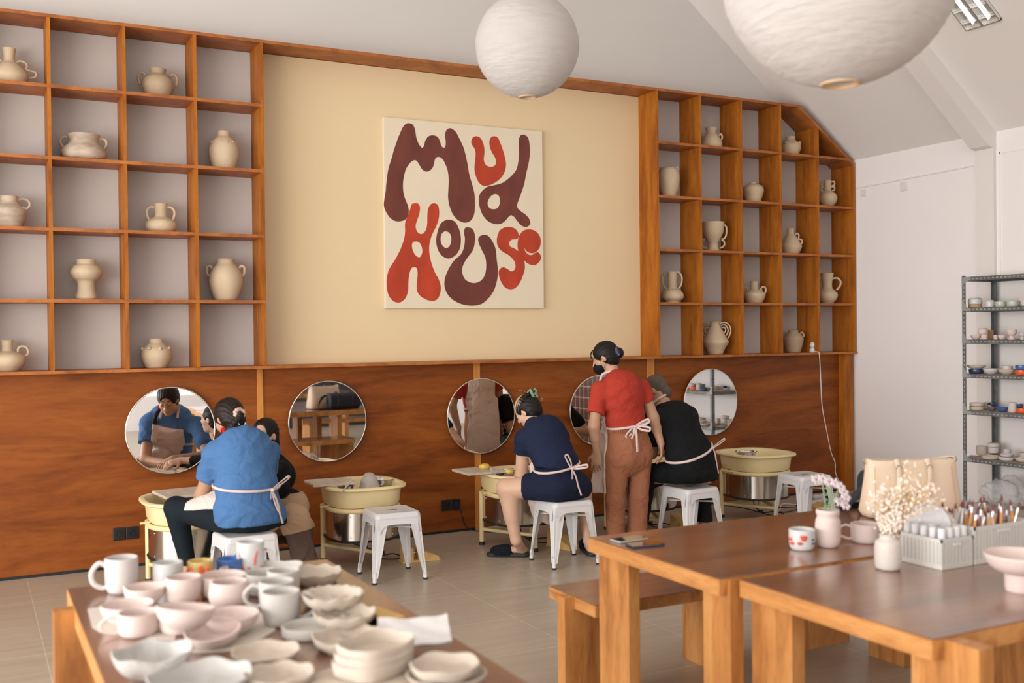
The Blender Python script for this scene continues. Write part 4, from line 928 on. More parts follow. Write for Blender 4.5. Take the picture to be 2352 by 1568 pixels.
# ---------------------------------------------------------------- things on the right-hand tables
put('cup', 1842, 1266, 59, .080, 'glaze_white', 'small white cup with red heart and dots', foot=.85,
    parts=(stroke(.0505, [[(.06,.058)],[(.22,.058)],[(.14,.048)],[(-.15,.032)],[(-1.0,.045)],[(-.8,.03)]], 'glaze_red', 'painted_heart', .009), stroke(.0505, [[(.95,.045)],[(1.0,.03)]], 'glaze_navy', 'painted_dot', .006)))
def bottlevase(px, base, wpx, h, m, label, prof, nm='vase'):
    p0 = onz(px, base, ZT); r = wpx/pxm(p0)/2; c = centre(px, base, r*.7); r = wpx/pxm(c)/2
    return vessel(nm, label, 'vase', [(a*r, b*h) for a, b in prof], m, c, th=.004, parts=(lambda t: None,)), c, r
v1, c1, r1 = bottlevase(1902, 1259, 58, .150, 'bisque_pink', 'pinkish collared vase holding white and purple flowers', [(.62,0),(.8,.04),(.97,.2),(1,.5),(.95,.7),(.84,.8),(.86,.86),(.92,.93),(.88,1)])
v2, c2, r2 = bottlevase(2040, 1311, 60, .128, 'speckled', 'speckled cream vase holding dried flowers', [(.72,0),(.92,.05),(1,.25),(1,.64),(.92,.79),(.68,.87),(.62,.92),(.64,1)])
put('mug', 1988, 1250, 66, .076, 'bisque_pink', 'pink pitcher mug with its handle to the left, beside the tote', handle=-1, foot=.85)
t, c3, r3, h3 = put('dish', 2343, 1362, 66, .06, 'bisque_pink', 'pink pedestal bowl at the right edge of the photo', name='pedestal_bowl', parts=(lambda t: (setattr(t, 'x', 0) if False else None),))
mb = MB(); mb.lathe(sp2([(.0,.058),(.04,.058),(.07,.066),(.095,.085),(.108,.108),(.112,.122),(.108,.123),(.09,.092),(.06,.072),(0,.066)],4), (0,0,0), 48); mb.build('bowl', 'bisque_pink', t, smooth=60)
rnd = random.Random(3)
# dried flowers (countless fluffy heads) in the speckled vase
mb = MB(); mf = MB(); view = Vector((c2.x,c2.y,0)).normalized(); side = Vector((view.y,-view.x,0))
oct_ = [(1,0,0),(-1,0,0),(0,1,0),(0,-1,0),(0,0,1),(0,0,-1)]; of = [(0,2,4),(2,1,4),(1,3,4),(3,0,4),(2,0,5),(1,2,5),(3,1,5),(0,3,5)]
for i in range(75):
    a = rnd.uniform(-1,1); l_ = rnd.uniform(.13,.235)*(1.12-.45*abs(a-.15)); tip = side*(a*.125+.06)+view*rnd.uniform(-.02,.10)+Vector((0,0,l_)); base_ = Vector((rnd.uniform(-.012,.012),rnd.uniform(-.012,.012),-.06))
    mid = Vector((0,0,.02))+tip*.35; path = spline([base_, Vector((0,0,.0))+side*a*.014, mid, tip], 4)
    mb.tube(path, .0011, 4)
    for q in range(16):
        f = rnd.uniform(.45,1.05); p = path[min(len(path)-1, int(f*(len(path)-1)))]+Vector([rnd.gauss(0,.011) for _ in range(3)]); s_ = rnd.uniform(.0035,.0075)
        mf.add([(p.x+x*s_, p.y+y*s_, p.z+z*s_) for x,y,z in oct_], of)
top2 = Vector((0,0,.128))
t = v2
s_o = mb.build('dried_stems', 'dry_stem', t, loc=top2); s_o['kind'] = 'stuff'
f_o = mf.build('dried_flower_heads', 'dry_fluff', t, loc=top2); f_o['kind'] = 'stuff'
# fresh flowers
heads = [(-.045,.02,.118),(-.02,.015,.122),(.005,.01,.112),(.03,.01,.108),(.05,0,.095),(.062,0,.075),(.07,-.005,.055),(.045,0,.035),(.068,0,.02)]
view = Vector((c1.x,c1.y,0)).normalized(); side = Vector((view.y,-view.x,0))
for i, (a, b, z) in enumerate(heads):
    p = side*a+view*b+Vector((0,0,.15+z)); mb = MB()
    for q in range(6):
        ang = 2*PI*q/6+i; d = Vector((math.cos(ang), math.sin(ang)*.5, math.sin(ang)*.7)).normalized(); e_ = p+d*.024+Vector((0,0,.004))
        mb.tube([p, p+d*.010, p+d*.021, e_], [.002,.0085,.008,.001], 8, flat=(Vector((.3,-.9,.3)), .3))
    fl = mb.build('flower', 'petal', v1, smooth=True)
    mb = MB(); mb.lathe([(0,-.004),(.006,-.002),(.007,.002),(0,.006)], p, 8); mb.build('flower_centre', 'petal_purple', fl, smooth=True)
for k, (a, b) in enumerate(((-.02,.11),(.012,.10),(.04,.08))):
    mb = MB(); mb.tube(spline([(0,0,.02), tuple(side*a*.3+Vector((0,0,.14))), tuple(side*a+Vector((0,0,.15+b)))], 6), .0032, 8); mb.build('stem', 'stem_green', v1, smooth=True)
def phone(c, rz, label, m, ln=.150, wd=.074):
    t = thing('smartphone', label, 'phone', (c[0],c[1],ZT), rz)
    mb = MB(); mb.box(-ln/2,ln/2,-wd/2,wd/2,.0004,.009,.004); mb.build('phone_case', m, t, smooth=40)
    mb = MB(); mb.box(-ln/2+.003,ln/2-.003,-wd/2+.003,wd/2-.003,.0085,.0096,.0); mb.build('screen', 'phone_glass', t)
phone((2.462,3.655), R(4), 'grey-cased smartphone lying nearer the table corner', 'phone_case')
phone((2.455,3.530), R(-8), 'dark navy smartphone lying right of the grey one', 'phone_navy')
# slatted grey crates
def crate(x0, x1, y0, y1, h, label):
    t = thing('slatted_crate', label, 'crate', (x0,y0,ZT)); W, D_ = x1-x0, y1-y0; th=.006
    box('base', 'crate_grey', 0, W, 0, D_, .0005, .02, parent=t, b=.002)
    mb = MB()
    mb.box(0,W,0,th,h-.012,h); mb.box(0,W,D_-th,D_,h-.012,h); mb.box(0,th,0,D_,h-.012,h); mb.box(W-th,W,0,D_,h-.012,h); mb.build('rim', 'crate_grey', t)
    for nm, f in (('front_side', 'y0'),('back_side','y1'),('left_side','x0'),('right_side','x1')):
        mb = MB(); L_ = W if f[0]=='y' else D_; n = int(L_/.017)
        for i in range(n):
            u0 = .002+i*(L_-.004)/n; u1 = u0+.0105
            if f=='y0': mb.box(u0,u1,0,th,.02,h-.012)
            if f=='y1': mb.box(u0,u1,D_-th,D_,.02,h-.012)
            if f=='x0': mb.box(0,th,u0,u1,.02,h-.012)
            if f=='x1': mb.box(W-th,W,u0,u1,.02,h-.012)
        g = {'y0':(0,W,th*.8,th),'y1':(0,W,D_-th*.8,D_-th*.4),'x0':(th*.8,th,0,D_),'x1':(W-th*.8,W-th*.4,0,D_)}[f]; mb.box(*g,.02,h-.012)
        mb.build(nm, 'crate_grey', t)
    mb = MB(); mb.box(W*.38,W*.62,-.003,0,h-.03,h-.018,.001); mb.build('handle_plate', 'plastic_white', t)
    return t
crate(3.122,3.290,2.617,2.81,.112,'small slatted grey crate holding white bottles')
crate(3.300,3.62,2.617,2.86,.140,'larger slatted grey crate holding paintbrushes, at the photo edge')
b0 = None
def bottle(label):
    t = thing('glaze_bottle', label, 'bottle', (0,0,0), 0, 'white glaze bottles in the crate')
    mb = MB(); mb.lathe(sp2([(.015,0),(.0165,.004),(.0165,.075),(.012,.09),(.008,.094)],3)+[(0,.094)], seg=20); mb.build('body', 'plastic_white', t, smooth=40)
    mb = MB(); mb.lathe([(.0135,.092),(.0145,.096),(.0145,.124),(.012,.128),(0,.128)], seg=20); mb.build('cap', 'plastic_white', t, smooth=40)
    return t
rows = [(3.150,2.640,'nearest the crate corner'),(3.150,2.680,'second along the left side'),(3.150,2.72,'third along the left side'),(3.150,2.76,'fourth along the left side'),(3.188,2.640,'in front beside the corner bottle'),
        (3.226,2.640,'third along the front'),(3.262,2.640,'at the front right corner'),(3.190,2.72,'in the middle of the crate'),(3.190,2.79,'at the back of the crate'),(3.15,2.795,'at the far left corner')]
for i, (x, y, l) in enumerate(rows):
    if i == 0: b0 = bottle('white capped glaze bottle '+l); b0.location = (x,y,ZT+.020)
    else: dup(b0, (x,y,ZT+.020), 0, 'white capped glaze bottle '+l)
def disc(c, r, th_, rz, tilt, m, nm, label, wells=False):
    mb = MB(); mb.lathe([(0,0),(r,0),(r+.001,th_*.5),(r,th_),(0,th_)], seg=48)
    if wells:
        for i in range(8): a = 2*PI*i/8; mb.tube([(r*.68*math.cos(a)+.018*math.cos(b), r*.68*math.sin(a)+.018*math.sin(b), th_) for b in [2*PI*j/16 for j in range(16)]], .0018, 6, close=True)
    o = mb.build(nm, m, smooth=40, loc=c); o.rotation_euler = (R(90)-tilt, 0, rz); tag(o, label, nm.replace('_',' '))
disc((3.235,2.775,ZT+.128), .082, .006, R(-40), R(8), 'plastic_white', 'paint_palette', 'round white paint palette standing up in the bottle crate', True)
disc((3.273,2.755,ZT+.112), .070, .006, R(-40), R(6), 'raw_clay_plate', 'clay_disc', 'beige round disc leaning behind the white palette')
rnd = random.Random(11)
brush0 = {}
for k in range(34):
    col = ['brush_orange','brush_maroon','brush_silver','brush_orange','plastic_white'][k % 5]
    key = col
    x, y = 3.318+(k%9)*.032+rnd.uniform(-.006,.006), 2.65+(k//9)*.048+rnd.uniform(-.01,.01)
    lbl = {'brush_orange':'orange-handled paintbrush in the slatted crate','brush_maroon':'dark maroon-handled paintbrush in the slatted crate','brush_silver':'silvery paintbrush in the slatted crate','plastic_white':'white-handled paintbrush in the slatted crate'}[col]
    if key not in brush0:
        t = thing('paintbrush', lbl, 'brush', (0,0,0), 0, lbl.replace('paintbrush','paintbrushes'))
        mb = MB(); mb.tube([(0,0,0),(0,0,.05),(0,0,.11),(0,0,.15)], [.003,.0055,.005,.0035], 8); mb.build('handle', col, t, smooth=True)
        mb = MB(); mb.tube([(0,0,.15),(0,0,.170)], .0045, 8); mb.build('ferrule', 'brush_silver', t, smooth=True)
        mb = MB(); mb.tube([(0,0,.170),(0,0,.180),(0,0,.195)], [.0045,.005,.001], 8); mb.build('bristles', 'brush_maroon' if col!='brush_maroon' else 'dark_rim', t, smooth=True); brush0[key] = t
    else: t = dup(brush0[key], (0,0,0))
    t.location = (x, y, ZT+.022); t.rotation_euler = (rnd.uniform(-.22,.1), rnd.uniform(-.05,.30), 0); s_ = rnd.uniform(.8,1.08); t.scale = (1,1,s_)

# ---- tote bag
t = thing('tote_bag', 'large beige leather tote bag with hanging handles on the work table', 'bag', (3.92,3.46,ZT), R(-22))
t.scale = (.93,1,1)
def bagloop(w_, d_, z, wav=0, n=56):
    return [(x, y, z+wav*math.cos(2*PI*i/n*2)+wav*.5*math.sin(2*PI*i/n*3)) for i, (x, y) in enumerate(rsq(w_, d_, n, 3.6))]
mb = MB(); loft(mb, [bagloop(.19,.06,.002), bagloop(.245,.085,.006), bagloop(.258,.095,.03), bagloop(.246,.085,.10), bagloop(.235,.07,.18), bagloop(.230,.052,.25,.003), bagloop(.232,.048,.268,.005), bagloop(.228,.044,.270,.005), bagloop(.222,.042,.255,.005)], True, False); mb.build('bag_body', 'tote_beige', t, smooth=60)
mb = MB(); loft(mb, [bagloop(.228,.045,.2685,.005), bagloop(.224,.043,.262,.005), bagloop(.21,.04,.16), bagloop(.20,.04,.10)], False, True); mb.build('lining', 'tote_lining', t, smooth=60)
for sx_ in (-.105, .055):
    mb = MB(); mb.tube(spline([(sx_,-.045,.27),(sx_+.005,-.062,.262),(sx_+.004,-.082,.20),(sx_-.012,-.094,.13),(sx_-.03,-.108,.07),(sx_-.028,-.107,.03)],5), .013, 10, flat=(Vector((1,0,0)), .22)) if False else mb.tube(spline([(sx_,-.050,.272),(sx_+.005,-.066,.255),(sx_+.004,-.084,.20),(sx_-.012,-.096,.13),(sx_-.03,-.106,.07),(sx_-.028,-.109,.03)],5), .012, 10, flat=(Vector((0,1,0)), .25)); mb.build('bag_handle', 'tote_beige', t, smooth=True)
    mb = MB(); mb.tube([(sx_+.004+.012*math.cos(a), -.075, .235+.014*math.sin(a)) for a in [2*PI*i/16 for i in range(16)]], .0022, 6, close=True); mb.build('metal_ring', 'steel', t, smooth=True)
for s_ in (-1,1):
    mb = MB(); mb.tube([(s_*.236+.010*math.cos(a), 0, .262+.012*math.sin(a)) for a in [2*PI*i/16 for i in range(16)]], .0025, 6, close=True); mb.build('side_ring', 'steel', t, smooth=True)
mb = MB(); mb.tube([(-.24,-.080,.02),(-.22,-.072,.12),(-.215,-.056,.24)], .0016, 6); mb.tube([(.20,-.088,.02),(.19,-.075,.12),(.185,-.056,.24)], .0016, 6); mb.build('seam', 'brown_clay', t, smooth=True)
mb = MB(); mb.box(-.09,.04,-.098,-.080,.115,.125,.002); mb.build('front_stitching', 'tote_beige', t)
# ---- duffel behind it with its strap trailing over the table
t = thing('duffel_bag', 'black duffel bag behind the beige tote, its wide strap trailing left', 'bag', (4.08,3.69,ZT), R(0))
mb = MB(); L = []
for x, k in ((-.19,.3),(-.188,.85),(-.18,1),(0,1.03),(.18,1),(.188,.85),(.19,.3)):
    L.append([(x, .085*k*math.copysign(abs(math.cos(a))**.7, math.cos(a)), .098+.095*k*math.copysign(abs(math.sin(a))**.7, math.sin(a))) for a in [2*PI*i/32 for i in range(32)]])
loft(mb, L); mb.build('bag_body', 'strap_black', t, smooth=50)
for x in (-.09,.09):
    mb = MB(); mb.tube([(x, .088*1.05*math.cos(a), .098+.099*1.05*math.sin(a)) for a in [R(-60)+R(300)*i/24 for i in range(25)]], .012, 8, flat=(Vector((1,0,0)), .2)) if False else mb.tube([(x+.0, .092*math.cos(a), .100+.103*math.sin(a)) for a in [R(-30)+R(240)*i/20 for i in range(21)]], .010, 8); mb.build('webbing', 'strap_black', t, smooth=True)
def strap_pts():
    P = [onz(1990,1100,.90), onz(1972,1128,.86), onz(1956,1150,.80), onz(1946,1166,.762), onz(1950,1172,.757), onz(1975,1172,.757)]
    return P
P = [Vector((3.93,3.66,.93)), Vector((3.86,3.62,.90)), Vector((3.80,3.66,.845)), Vector((3.77,3.71,.79)), Vector((3.765,3.74,.758)), Vector((3.82,3.755,.757)), Vector((3.92,3.75,.757))]
mb = MB(); mb.tube([tuple(p-Vector((4.08,3.69,ZT))) for p in spline(P, 6)],   .021, 12, flat=(Vector((.73,.67,-.12)).normalized(), .14)); mb.build('shoulder_strap', 'strap_black', t, smooth=True)
mb = MB(); mb.box(-.024,.024,-.003,.003,-.012,.012,.002); b_ = mb.build('strap_buckle', 'steel', t, loc=(3.84-4.08,3.625-3.69,.885-ZT)); b_.rotation_euler = (0, R(40), 0)
# ---- cables, adaptors and the plastic bag near the right corner
def strip(x, y, rz, label):
    t = thing('power_strip', label, 'power strip', (x,y,0), rz); mb = MB(); mb.box(-.14,.14,-.03,.03,0,.035,.008); mb.build('body', 'plastic_white', t, smooth=40)
    for i in range(4):
        mb = MB(); mb.lathe([(0,.034),(.018,.034),(.018,.037),(.015,.037),(.014,.0355),(0,.0355)], (-.1+i*.066,0,0), 16); mb.build('outlet', 'socket_white', t, smooth=True)
strip(7.05,7.30,R(20),'white power strip on the floor near the right corner')
strip(7.35,7.52,R(-10),'second white power strip, nearer the corner post')
t = box('adaptor', 'black_plastic', -.03,.03,-.02,.02,0,.05,b=.004); t.location = (7.22,7.35,0); tag(t, 'black plug adaptor on the floor by the corner post', 'adaptor')
rnd = random.Random(5)
for k, (m_, lb) in enumerate((('cord_white','white cable looping on the floor by the last stool'),('black_rubber','black cable tangled on the floor by the last stool'),('black_rubber','thin black cable under the right-hand wheel'))):
    P = [(6.35+k*.02,7.1,.01)]+[(6.5+.14*i+rnd.uniform(-.05,.05), 7.2+.25*math.sin(i*1.3+k*2)*.5+rnd.uniform(-.05,.05), .008+.012*(i%2)) for i in range(7)]
    mb = MB(); mb.tube(spline(P, 8), .0045, 6); tag(mb.build('floor_cable', m_, smooth=True), lb, 'cable')
for (wx, wy), lb in zip(WP, ('left','second','third','fourth','fifth')):
    P = [(wx+.05,wy+.1,.19),(wx+.08,wy+.1,.08),(wx+.12,wy+.02,.02),(wx+.22,wy-.05,.01),(wx+.30,wy-.02,.012),(wx+.27,wy+.08,.02),(wx+.18,wy+.12,.012),(wx+.2,wy+.4,.01),(wx+.15,wy+.62,.01)]
    mb = MB(); mb.tube(spline(P, 8), .0045, 6); tag(mb.build('floor_cable', 'black_rubber', smooth=True), 'black cable hanging under the %s pottery wheel from the left' % lb, 'cable')
def blob(name, c, r, m, label, cat, seed, amp=.18):
    rnd = random.Random(seed); bm = bmesh.new(); bmesh.ops.create_icosphere(bm, subdivisions=4, radius=1)
    ph = [Vector([rnd.uniform(-3,3) for _ in range(3)]) for _ in range(6)]
    for v in bm.verts:
        d = sum(math.sin(v.co.dot(p)*2.2+i) for i, p in enumerate(ph))/6; q_ = v.co.copy(); v.co *= 1+amp*d-.13*sum(abs(math.sin(q_.dot(p)*3.2+i)) for i, p in enumerate(ph[:3]))/1.5+.1
        v.co = Vector((v.co.x*r[0], v.co.y*r[1], max(-.0, v.co.z*r[2]+r[2]*.8)))
    mb = MB(); bm.verts.index_update(); mb.add([v.co for v in bm.verts], [[v.index for v in f.verts] for f in bm.faces]); bm.free()
    tag(mb.build(name, m, smooth=60, loc=c), label, cat)
blob('plastic_bag', (7.70,5.80,.143-.01+.0), (.16,.2,.14), 'plastic_bag', 'crumpled clear plastic bag on the bottom shelf of the metal rack', 'bag', 3, .35)
blob('plastic_bag', (7.66,5.42,.133), (.15,.17,.12), 'plastic_bag', 'second crumpled clear plastic bag at the photo edge of the rack', 'bag', 4, .35)
# ---------------------------------------------------------------- people: smooth-blended bodies and clothes
mat('skin_light', (.66,.42,.30), .5, var=.04, vscale=8)
mat('skin_tan', (.50,.29,.185), .5, var=.05, vscale=8)
mat('skin_brown', (.42,.23,.14), .5, var=.05, vscale=8)
mat('lip_tone', (.45,.17,.13), .45, var=.05)
mat('hair_black', (.010,.008,.008), .5, var=.35, vscale=30, stretch=(1,1,6), bump=.15, bscale=60, spec=.25)
mat('hair_brown', (.017,.010,.008), .5, var=.4, vscale=30, stretch=(6,1,1), bump=.15, bscale=60, spec=.25)
mat('hair_shaved', (.10,.075,.06), .8, var=.2, vscale=40)
def hair_streak():
    m, nt, b = nodes('hair_streaked'); L = nt.links.new; b.inputs['Roughness'].default_value = .4
    tc = N(nt, 'ShaderNodeTexCoord'); mp = N(nt, 'ShaderNodeMapping'); L(tc.outputs['Object'], mp.inputs[0]); mp.inputs['Scale'].default_value = (60,30,9)
    n = N(nt, 'ShaderNodeTexNoise', Scale=1.6, Detail=3.0); L(mp.outputs[0], n.inputs['Vector'])
    r = N(nt, 'ShaderNodeValToRGB'); L(n.outputs[0], r.inputs[0]); r.color_ramp.elements[0].position=.48; r.color_ramp.elements[0].color=(.02,.013,.011,1); r.color_ramp.elements[1].position=.56; r.color_ramp.elements[1].color=(.50,.36,.22,1)
    L(r.outputs[0], b.inputs['Base Color']); M['hair_streaked'] = m
hair_streak(); mat('hair_bleached', (.46,.33,.20), .45, var=.25, vscale=30, spec=.3)
def cloth(name, col, bump=.35, rough=.85, bs=9, var=.04):
    m = mat(name, col, rough, var=var, vscale=4, bump=bump, bscale=bs, spec=.2)
    for n in m.node_tree.nodes:
        if n.type == 'BUMP': n.inputs['Distance'].default_value = .05
        if n.type == 'TEX_NOISE' and n.inputs['Scale'].default_value == bs: n.inputs['Distortion'].default_value = 1.2
cloth('shirt_blue', (.07,.17,.37)); cloth('shirt_red', (.42,.045,.028)); cloth('shirt_navy', (.012,.019,.050)); cloth('navy_shorts', (.010,.015,.038))
cloth('shirt_black', (.006,.007,.008), .5); cloth('leggings_black', (.008,.014,.020), .15); cloth('trousers_brown', (.36,.145,.078), .5); cloth('trousers_taupe', (.13,.085,.07), .5)
cloth('apron_pink', (.74,.63,.56), .4); cloth('apron_tan', (.50,.34,.22), .4); cloth('tie_pink', (.72,.58,.54), .1)
cloth('scrunchie_pink', (.75,.52,.46), .5, bs=60); cloth('scrunchie_red', (.62,.02,.02), .5, bs=60); cloth('scrunchie_lilac', (.13,.13,.24), .5, bs=60)
cloth('mask_black', (.008,.008,.010), .1); mat('clip_green', (.22,.48,.30), .3, var=.05); mat('slipper_black', (.018,.024,.032), .6, var=.1); cloth('slipper_fluff', (.02,.03,.045), .9, bs=120); mat('print_red', (.55,.05,.08), .6, var=.2)
mat('skin_mark', (.02,.015,.012), .4)

class Field:
    def __init__(s, lo, hi, h):
        s.lo = np.array(lo, float); s.h = h; s.n = np.ceil((np.array(hi)-s.lo)/h).astype(int)+1
        s.d = np.full(tuple(s.n), .5, np.float32)
    def copy(s):
        c = Field.__new__(Field); c.lo, c.h, c.n, c.d = s.lo, s.h, s.n, s.d.copy(); return c
    def sub(s, lo, hi):
        a = np.clip(np.floor((np.array(lo)-s.lo)/s.h).astype(int), 0, s.n); b = np.clip(np.ceil((np.array(hi)-s.lo)/s.h).astype(int)+1, 0, s.n)
        sl = tuple(slice(x, y) for x, y in zip(a, b))
        g = [(s.lo[i]+s.h*np.arange(a[i], b[i])).astype(np.float32) for i in range(3)]
        return sl, g[0][:,None,None], g[1][None,:,None], g[2][None,None,:]
    def mix(s, sl, d, k, op='u'):
        o = s.d[sl]
        if o.size == 0: return
        if op == 'u':
            h = np.clip(.5+.5*(o-d)/k, 0, 1); s.d[sl] = o*(1-h)+d*h-k*h*(1-h)
        else:
            h = np.clip(.5-.5*(o+d)/k, 0, 1); s.d[sl] = o*(1-h)-d*h+k*h*(1-h)
    def cap(s, a, b, ra, rb, k=.02, flat=None, op='u'):
        a = np.array(a, float); b = np.array(b, float); m = max(ra, rb)+k+.03
        sl, X, Y, Z = s.sub(np.minimum(a, b)-m, np.maximum(a, b)+m)
        v = b-a; L2 = max(1e-9, v@v); t = np.clip(((X-a[0])*v[0]+(Y-a[1])*v[1]+(Z-a[2])*v[2])/L2, 0, 1)
        dx, dy, dz = X-a[0]-t*v[0], Y-a[1]-t*v[1], Z-a[2]-t*v[2]
        if flat:
            ax, q = flat; ax = np.array(ax, float); ax /= np.linalg.norm(ax); c = (dx*ax[0]+dy*ax[1]+dz*ax[2])*(1/q-1); dx = dx+c*ax[0]; dy = dy+c*ax[1]; dz = dz+c*ax[2]
            d = (np.sqrt(dx*dx+dy*dy+dz*dz)-(ra+(rb-ra)*t))*((1+q)/2)
        else: d = np.sqrt(dx*dx+dy*dy+dz*dz)-(ra+(rb-ra)*t)
        s.mix(sl, d, k, op)
    def ell(s, c, r, Rm=None, k=.02, op='u'):
        c = np.array(c, float); r = np.array(r, float); m = r.max()+k+.03
        sl, X, Y, Z = s.sub(c-m, c+m); x, y, z = X-c[0], Y-c[1], Z-c[2]
        if Rm is not None: x, y, z = (x*Rm[0][i]+y*Rm[1][i]+z*Rm[2][i] for i in range(3))
        k0 = np.sqrt((x/r[0])**2+(y/r[1])**2+(z/r[2])**2); k1 = np.sqrt((x/r[0]**2)**2+(y/r[1]**2)**2+(z/r[2]**2)**2)+1e-6
        s.mix(sl, k0*(k0-1)/k1, k, op)
    def cut(s, p, n, lo=None, hi=None):
        """keep the side the normal points away from"""
        n = np.array(n, float); n /= np.linalg.norm(n); p = np.array(p, float)
        sl, X, Y, Z = s.sub(s.lo if lo is None else lo, s.lo+s.h*s.n if hi is None else hi)
        s.d[sl] = np.maximum(s.d[sl], (X-p[0])*n[0]+(Y-p[1])*n[1]+(Z-p[2])*n[2])
    def wrinkle(s, amp, ks, seed=0, lo=None, hi=None):
        sl, X, Y, Z = s.sub(s.lo if lo is None else lo, s.lo+s.h*s.n if hi is None else hi)
        rn = random.Random(seed); w = 0
        for kx, ky, kz in ks:
            q = [rn.uniform(5, 12) for _ in range(3)]
            a = np.sin(.5*(kx*X+ky*Y+kz*Z)+1.5*np.sin(q[0]*X+q[1]*Z+rn.uniform(0,6))+1.2*np.sin(q[2]*Y-q[1]*Z))
            mk = .5+.5*np.sin(rn.uniform(8,16)*X+rn.uniform(8,16)*Y+rn.uniform(6,14)*Z+rn.uniform(0,6))
            w = w+((1-np.abs(a))**1.5)*mk
        s.d[sl] -= amp*2.6*w/len(ks)-amp*.7
    def val(s, p):
        i = np.clip(np.round((np.array(p)-s.lo)/s.h).astype(int), 0, s.n-1); return float(s.d[tuple(i)])
    def mesh(s, name, m, parent, origin):
        d = s.d.copy(); d[0]=d[-1]=.1; d[:,0]=d[:,-1]=.1; d[:,:,0]=d[:,:,-1]=.1
        S = d < 0; cells = tuple(x-1 for x in d.shape); cnt = np.zeros(cells, np.int8)
        for i in (0,1):
            for j in (0,1):
                for k in (0,1): cnt += S[i:i+cells[0], j:j+cells[1], k:k+cells[2]]
        act = (cnt > 0) & (cnt < 8); I = np.argwhere(act); idx = -np.ones(cells, np.int32); idx[act] = np.arange(len(I))
        pos = np.zeros((len(I), 3)); num = np.zeros(len(I))
        E3 = np.eye(3, dtype=int)
        for ax in range(3):
            o1, o2 = [a for a in range(3) if a != ax]
            for a in (0,1):
                for b in (0,1):
                    A = I+E3[o1]*a+E3[o2]*b; B = A+E3[ax]; va = d[tuple(A.T)]; vb = d[tuple(B.T)]; mk = (va < 0) != (vb < 0)
                    t = np.where(mk, va/np.where(mk, va-vb, 1), 0); pos += mk[:,None]*(A+t[:,None]*E3[ax]); num += mk
        pos = s.lo+s.h*pos/num[:,None]-np.array(origin); F = []
        for ax in range(3):
            o1, o2 = (ax+1)%3, (ax+2)%3; a = np.moveaxis(S, ax, 0); 
            sl0 = [slice(None)]*3; sl1 = [slice(None)]*3; sl0[ax] = slice(0,-1); sl1[ax] = slice(1,None)
            df = S[tuple(sl0)].astype(np.int8)-S[tuple(sl1)].astype(np.int8); P = np.argwhere(df != 0)
            P = P[(P[:,o1] > 0) & (P[:,o2] > 0) & (P[:,o1] < cells[o1]) & (P[:,o2] < cells[o2])]
            sg = df[tuple(P.T)]
            q = [idx[tuple((P-E3[o1]*a-E3[o2]*b).T)] for a, b in ((1,1),(0,1),(0,0),(1,0))]; q = np.stack(q, 1); q[sg < 0] = q[sg < 0][:, ::-1]; F.append(q)
        F = np.concatenate(F); F = F[(F >= 0).all(1)]
        # two rounds of light smoothing
        for _ in range(2):
            acc = np.zeros_like(pos); c = np.zeros(len(pos))
            for a, b in ((0,1),(1,2),(2,3),(3,0)):
                np.add.at(acc, F[:,a], pos[F[:,b]]); np.add.at(acc, F[:,b], pos[F[:,a]]); np.add.at(c, F[:,a], 1); np.add.at(c, F[:,b], 1)
            pos = pos*.55+.45*acc/np.maximum(c,1)[:,None]
        me = bpy.data.meshes.new(name); me.vertices.add(len(pos)); me.vertices.foreach_set('co', pos.astype(np.float32).ravel())
        me.loops.add(F.size); me.loops.foreach_set('vertex_index', F.astype(np.int32).ravel()); me.polygons.add(len(F)); me.polygons.foreach_set('loop_start', np.arange(0, F.size, 4, dtype=np.int32))
        me.update(calc_edges=True); me.validate(); me.polygons.foreach_set('use_smooth', np.ones(len(me.polygons), bool)); me.materials.append(M[m])
        o = bpy.data.objects.new(name, me); C.objects.link(o); o.parent = parent; return o

def frame(fwd, up=(0,0,1)):
    f = Vector(fwd).normalized(); r = f.cross(Vector(up)).normalized(); u = r.cross(f); return np.array([[r.x,f.x,u.x],[r.y,f.y,u.y],[r.z,f.z,u.z]])
def V(*a): return np.array(a, float)
def P3(px, py, Y): p = at(px, py, Y); return np.array([p.x, p.y, p.z])
def head(Fd, c, Rm, s=1.0, eyes=True):
    w = lambda x, y, z: c+Rm@V(x*s, y*s, z*s)
    e = lambda p, r, k=.015, op='u': Fd.ell(w(*p), V(*r)*s, Rm, k, op)
    e((0,-.015,.03), (.073,.090,.083)); e((0,.022,-.03), (.057,.066,.078), .03); e((0,.055,-.088), (.026,.026,.022), .03)
    for sx in (-1,1):
        e((sx*.036,.052,-.022), (.025,.028,.028), .02); e((sx*.030,.090,.012), (.017,.012,.011), .008, 's'); e((sx*.030,.078,.010), (.014,.013,.013), .004)
        Fd.cap(w(sx*.014,.084,.033), w(sx*.046,.072,.034), .0075*s, .0055*s, .012)
        e((sx*.074,-.008,.0), (.009,.019,.030), .008); e((sx*.016,.0,-.09) , (.01,.01,.01), .01)
        e((sx*.012,.096,-.026), (.009,.010,.008), .008)
    Fd.cap(w(0,.086,.02), w(0,.108,-.020), .0065*s, .0105*s, .012)
    Fd.cap(w(-.018,.085,-.052), w(.018,.085,-.052), .0055*s, .0055*s, .006); Fd.cap(w(-.014,.084,-.063), w(.014,.084,-.063), .0065*s, .0065*s, .006)
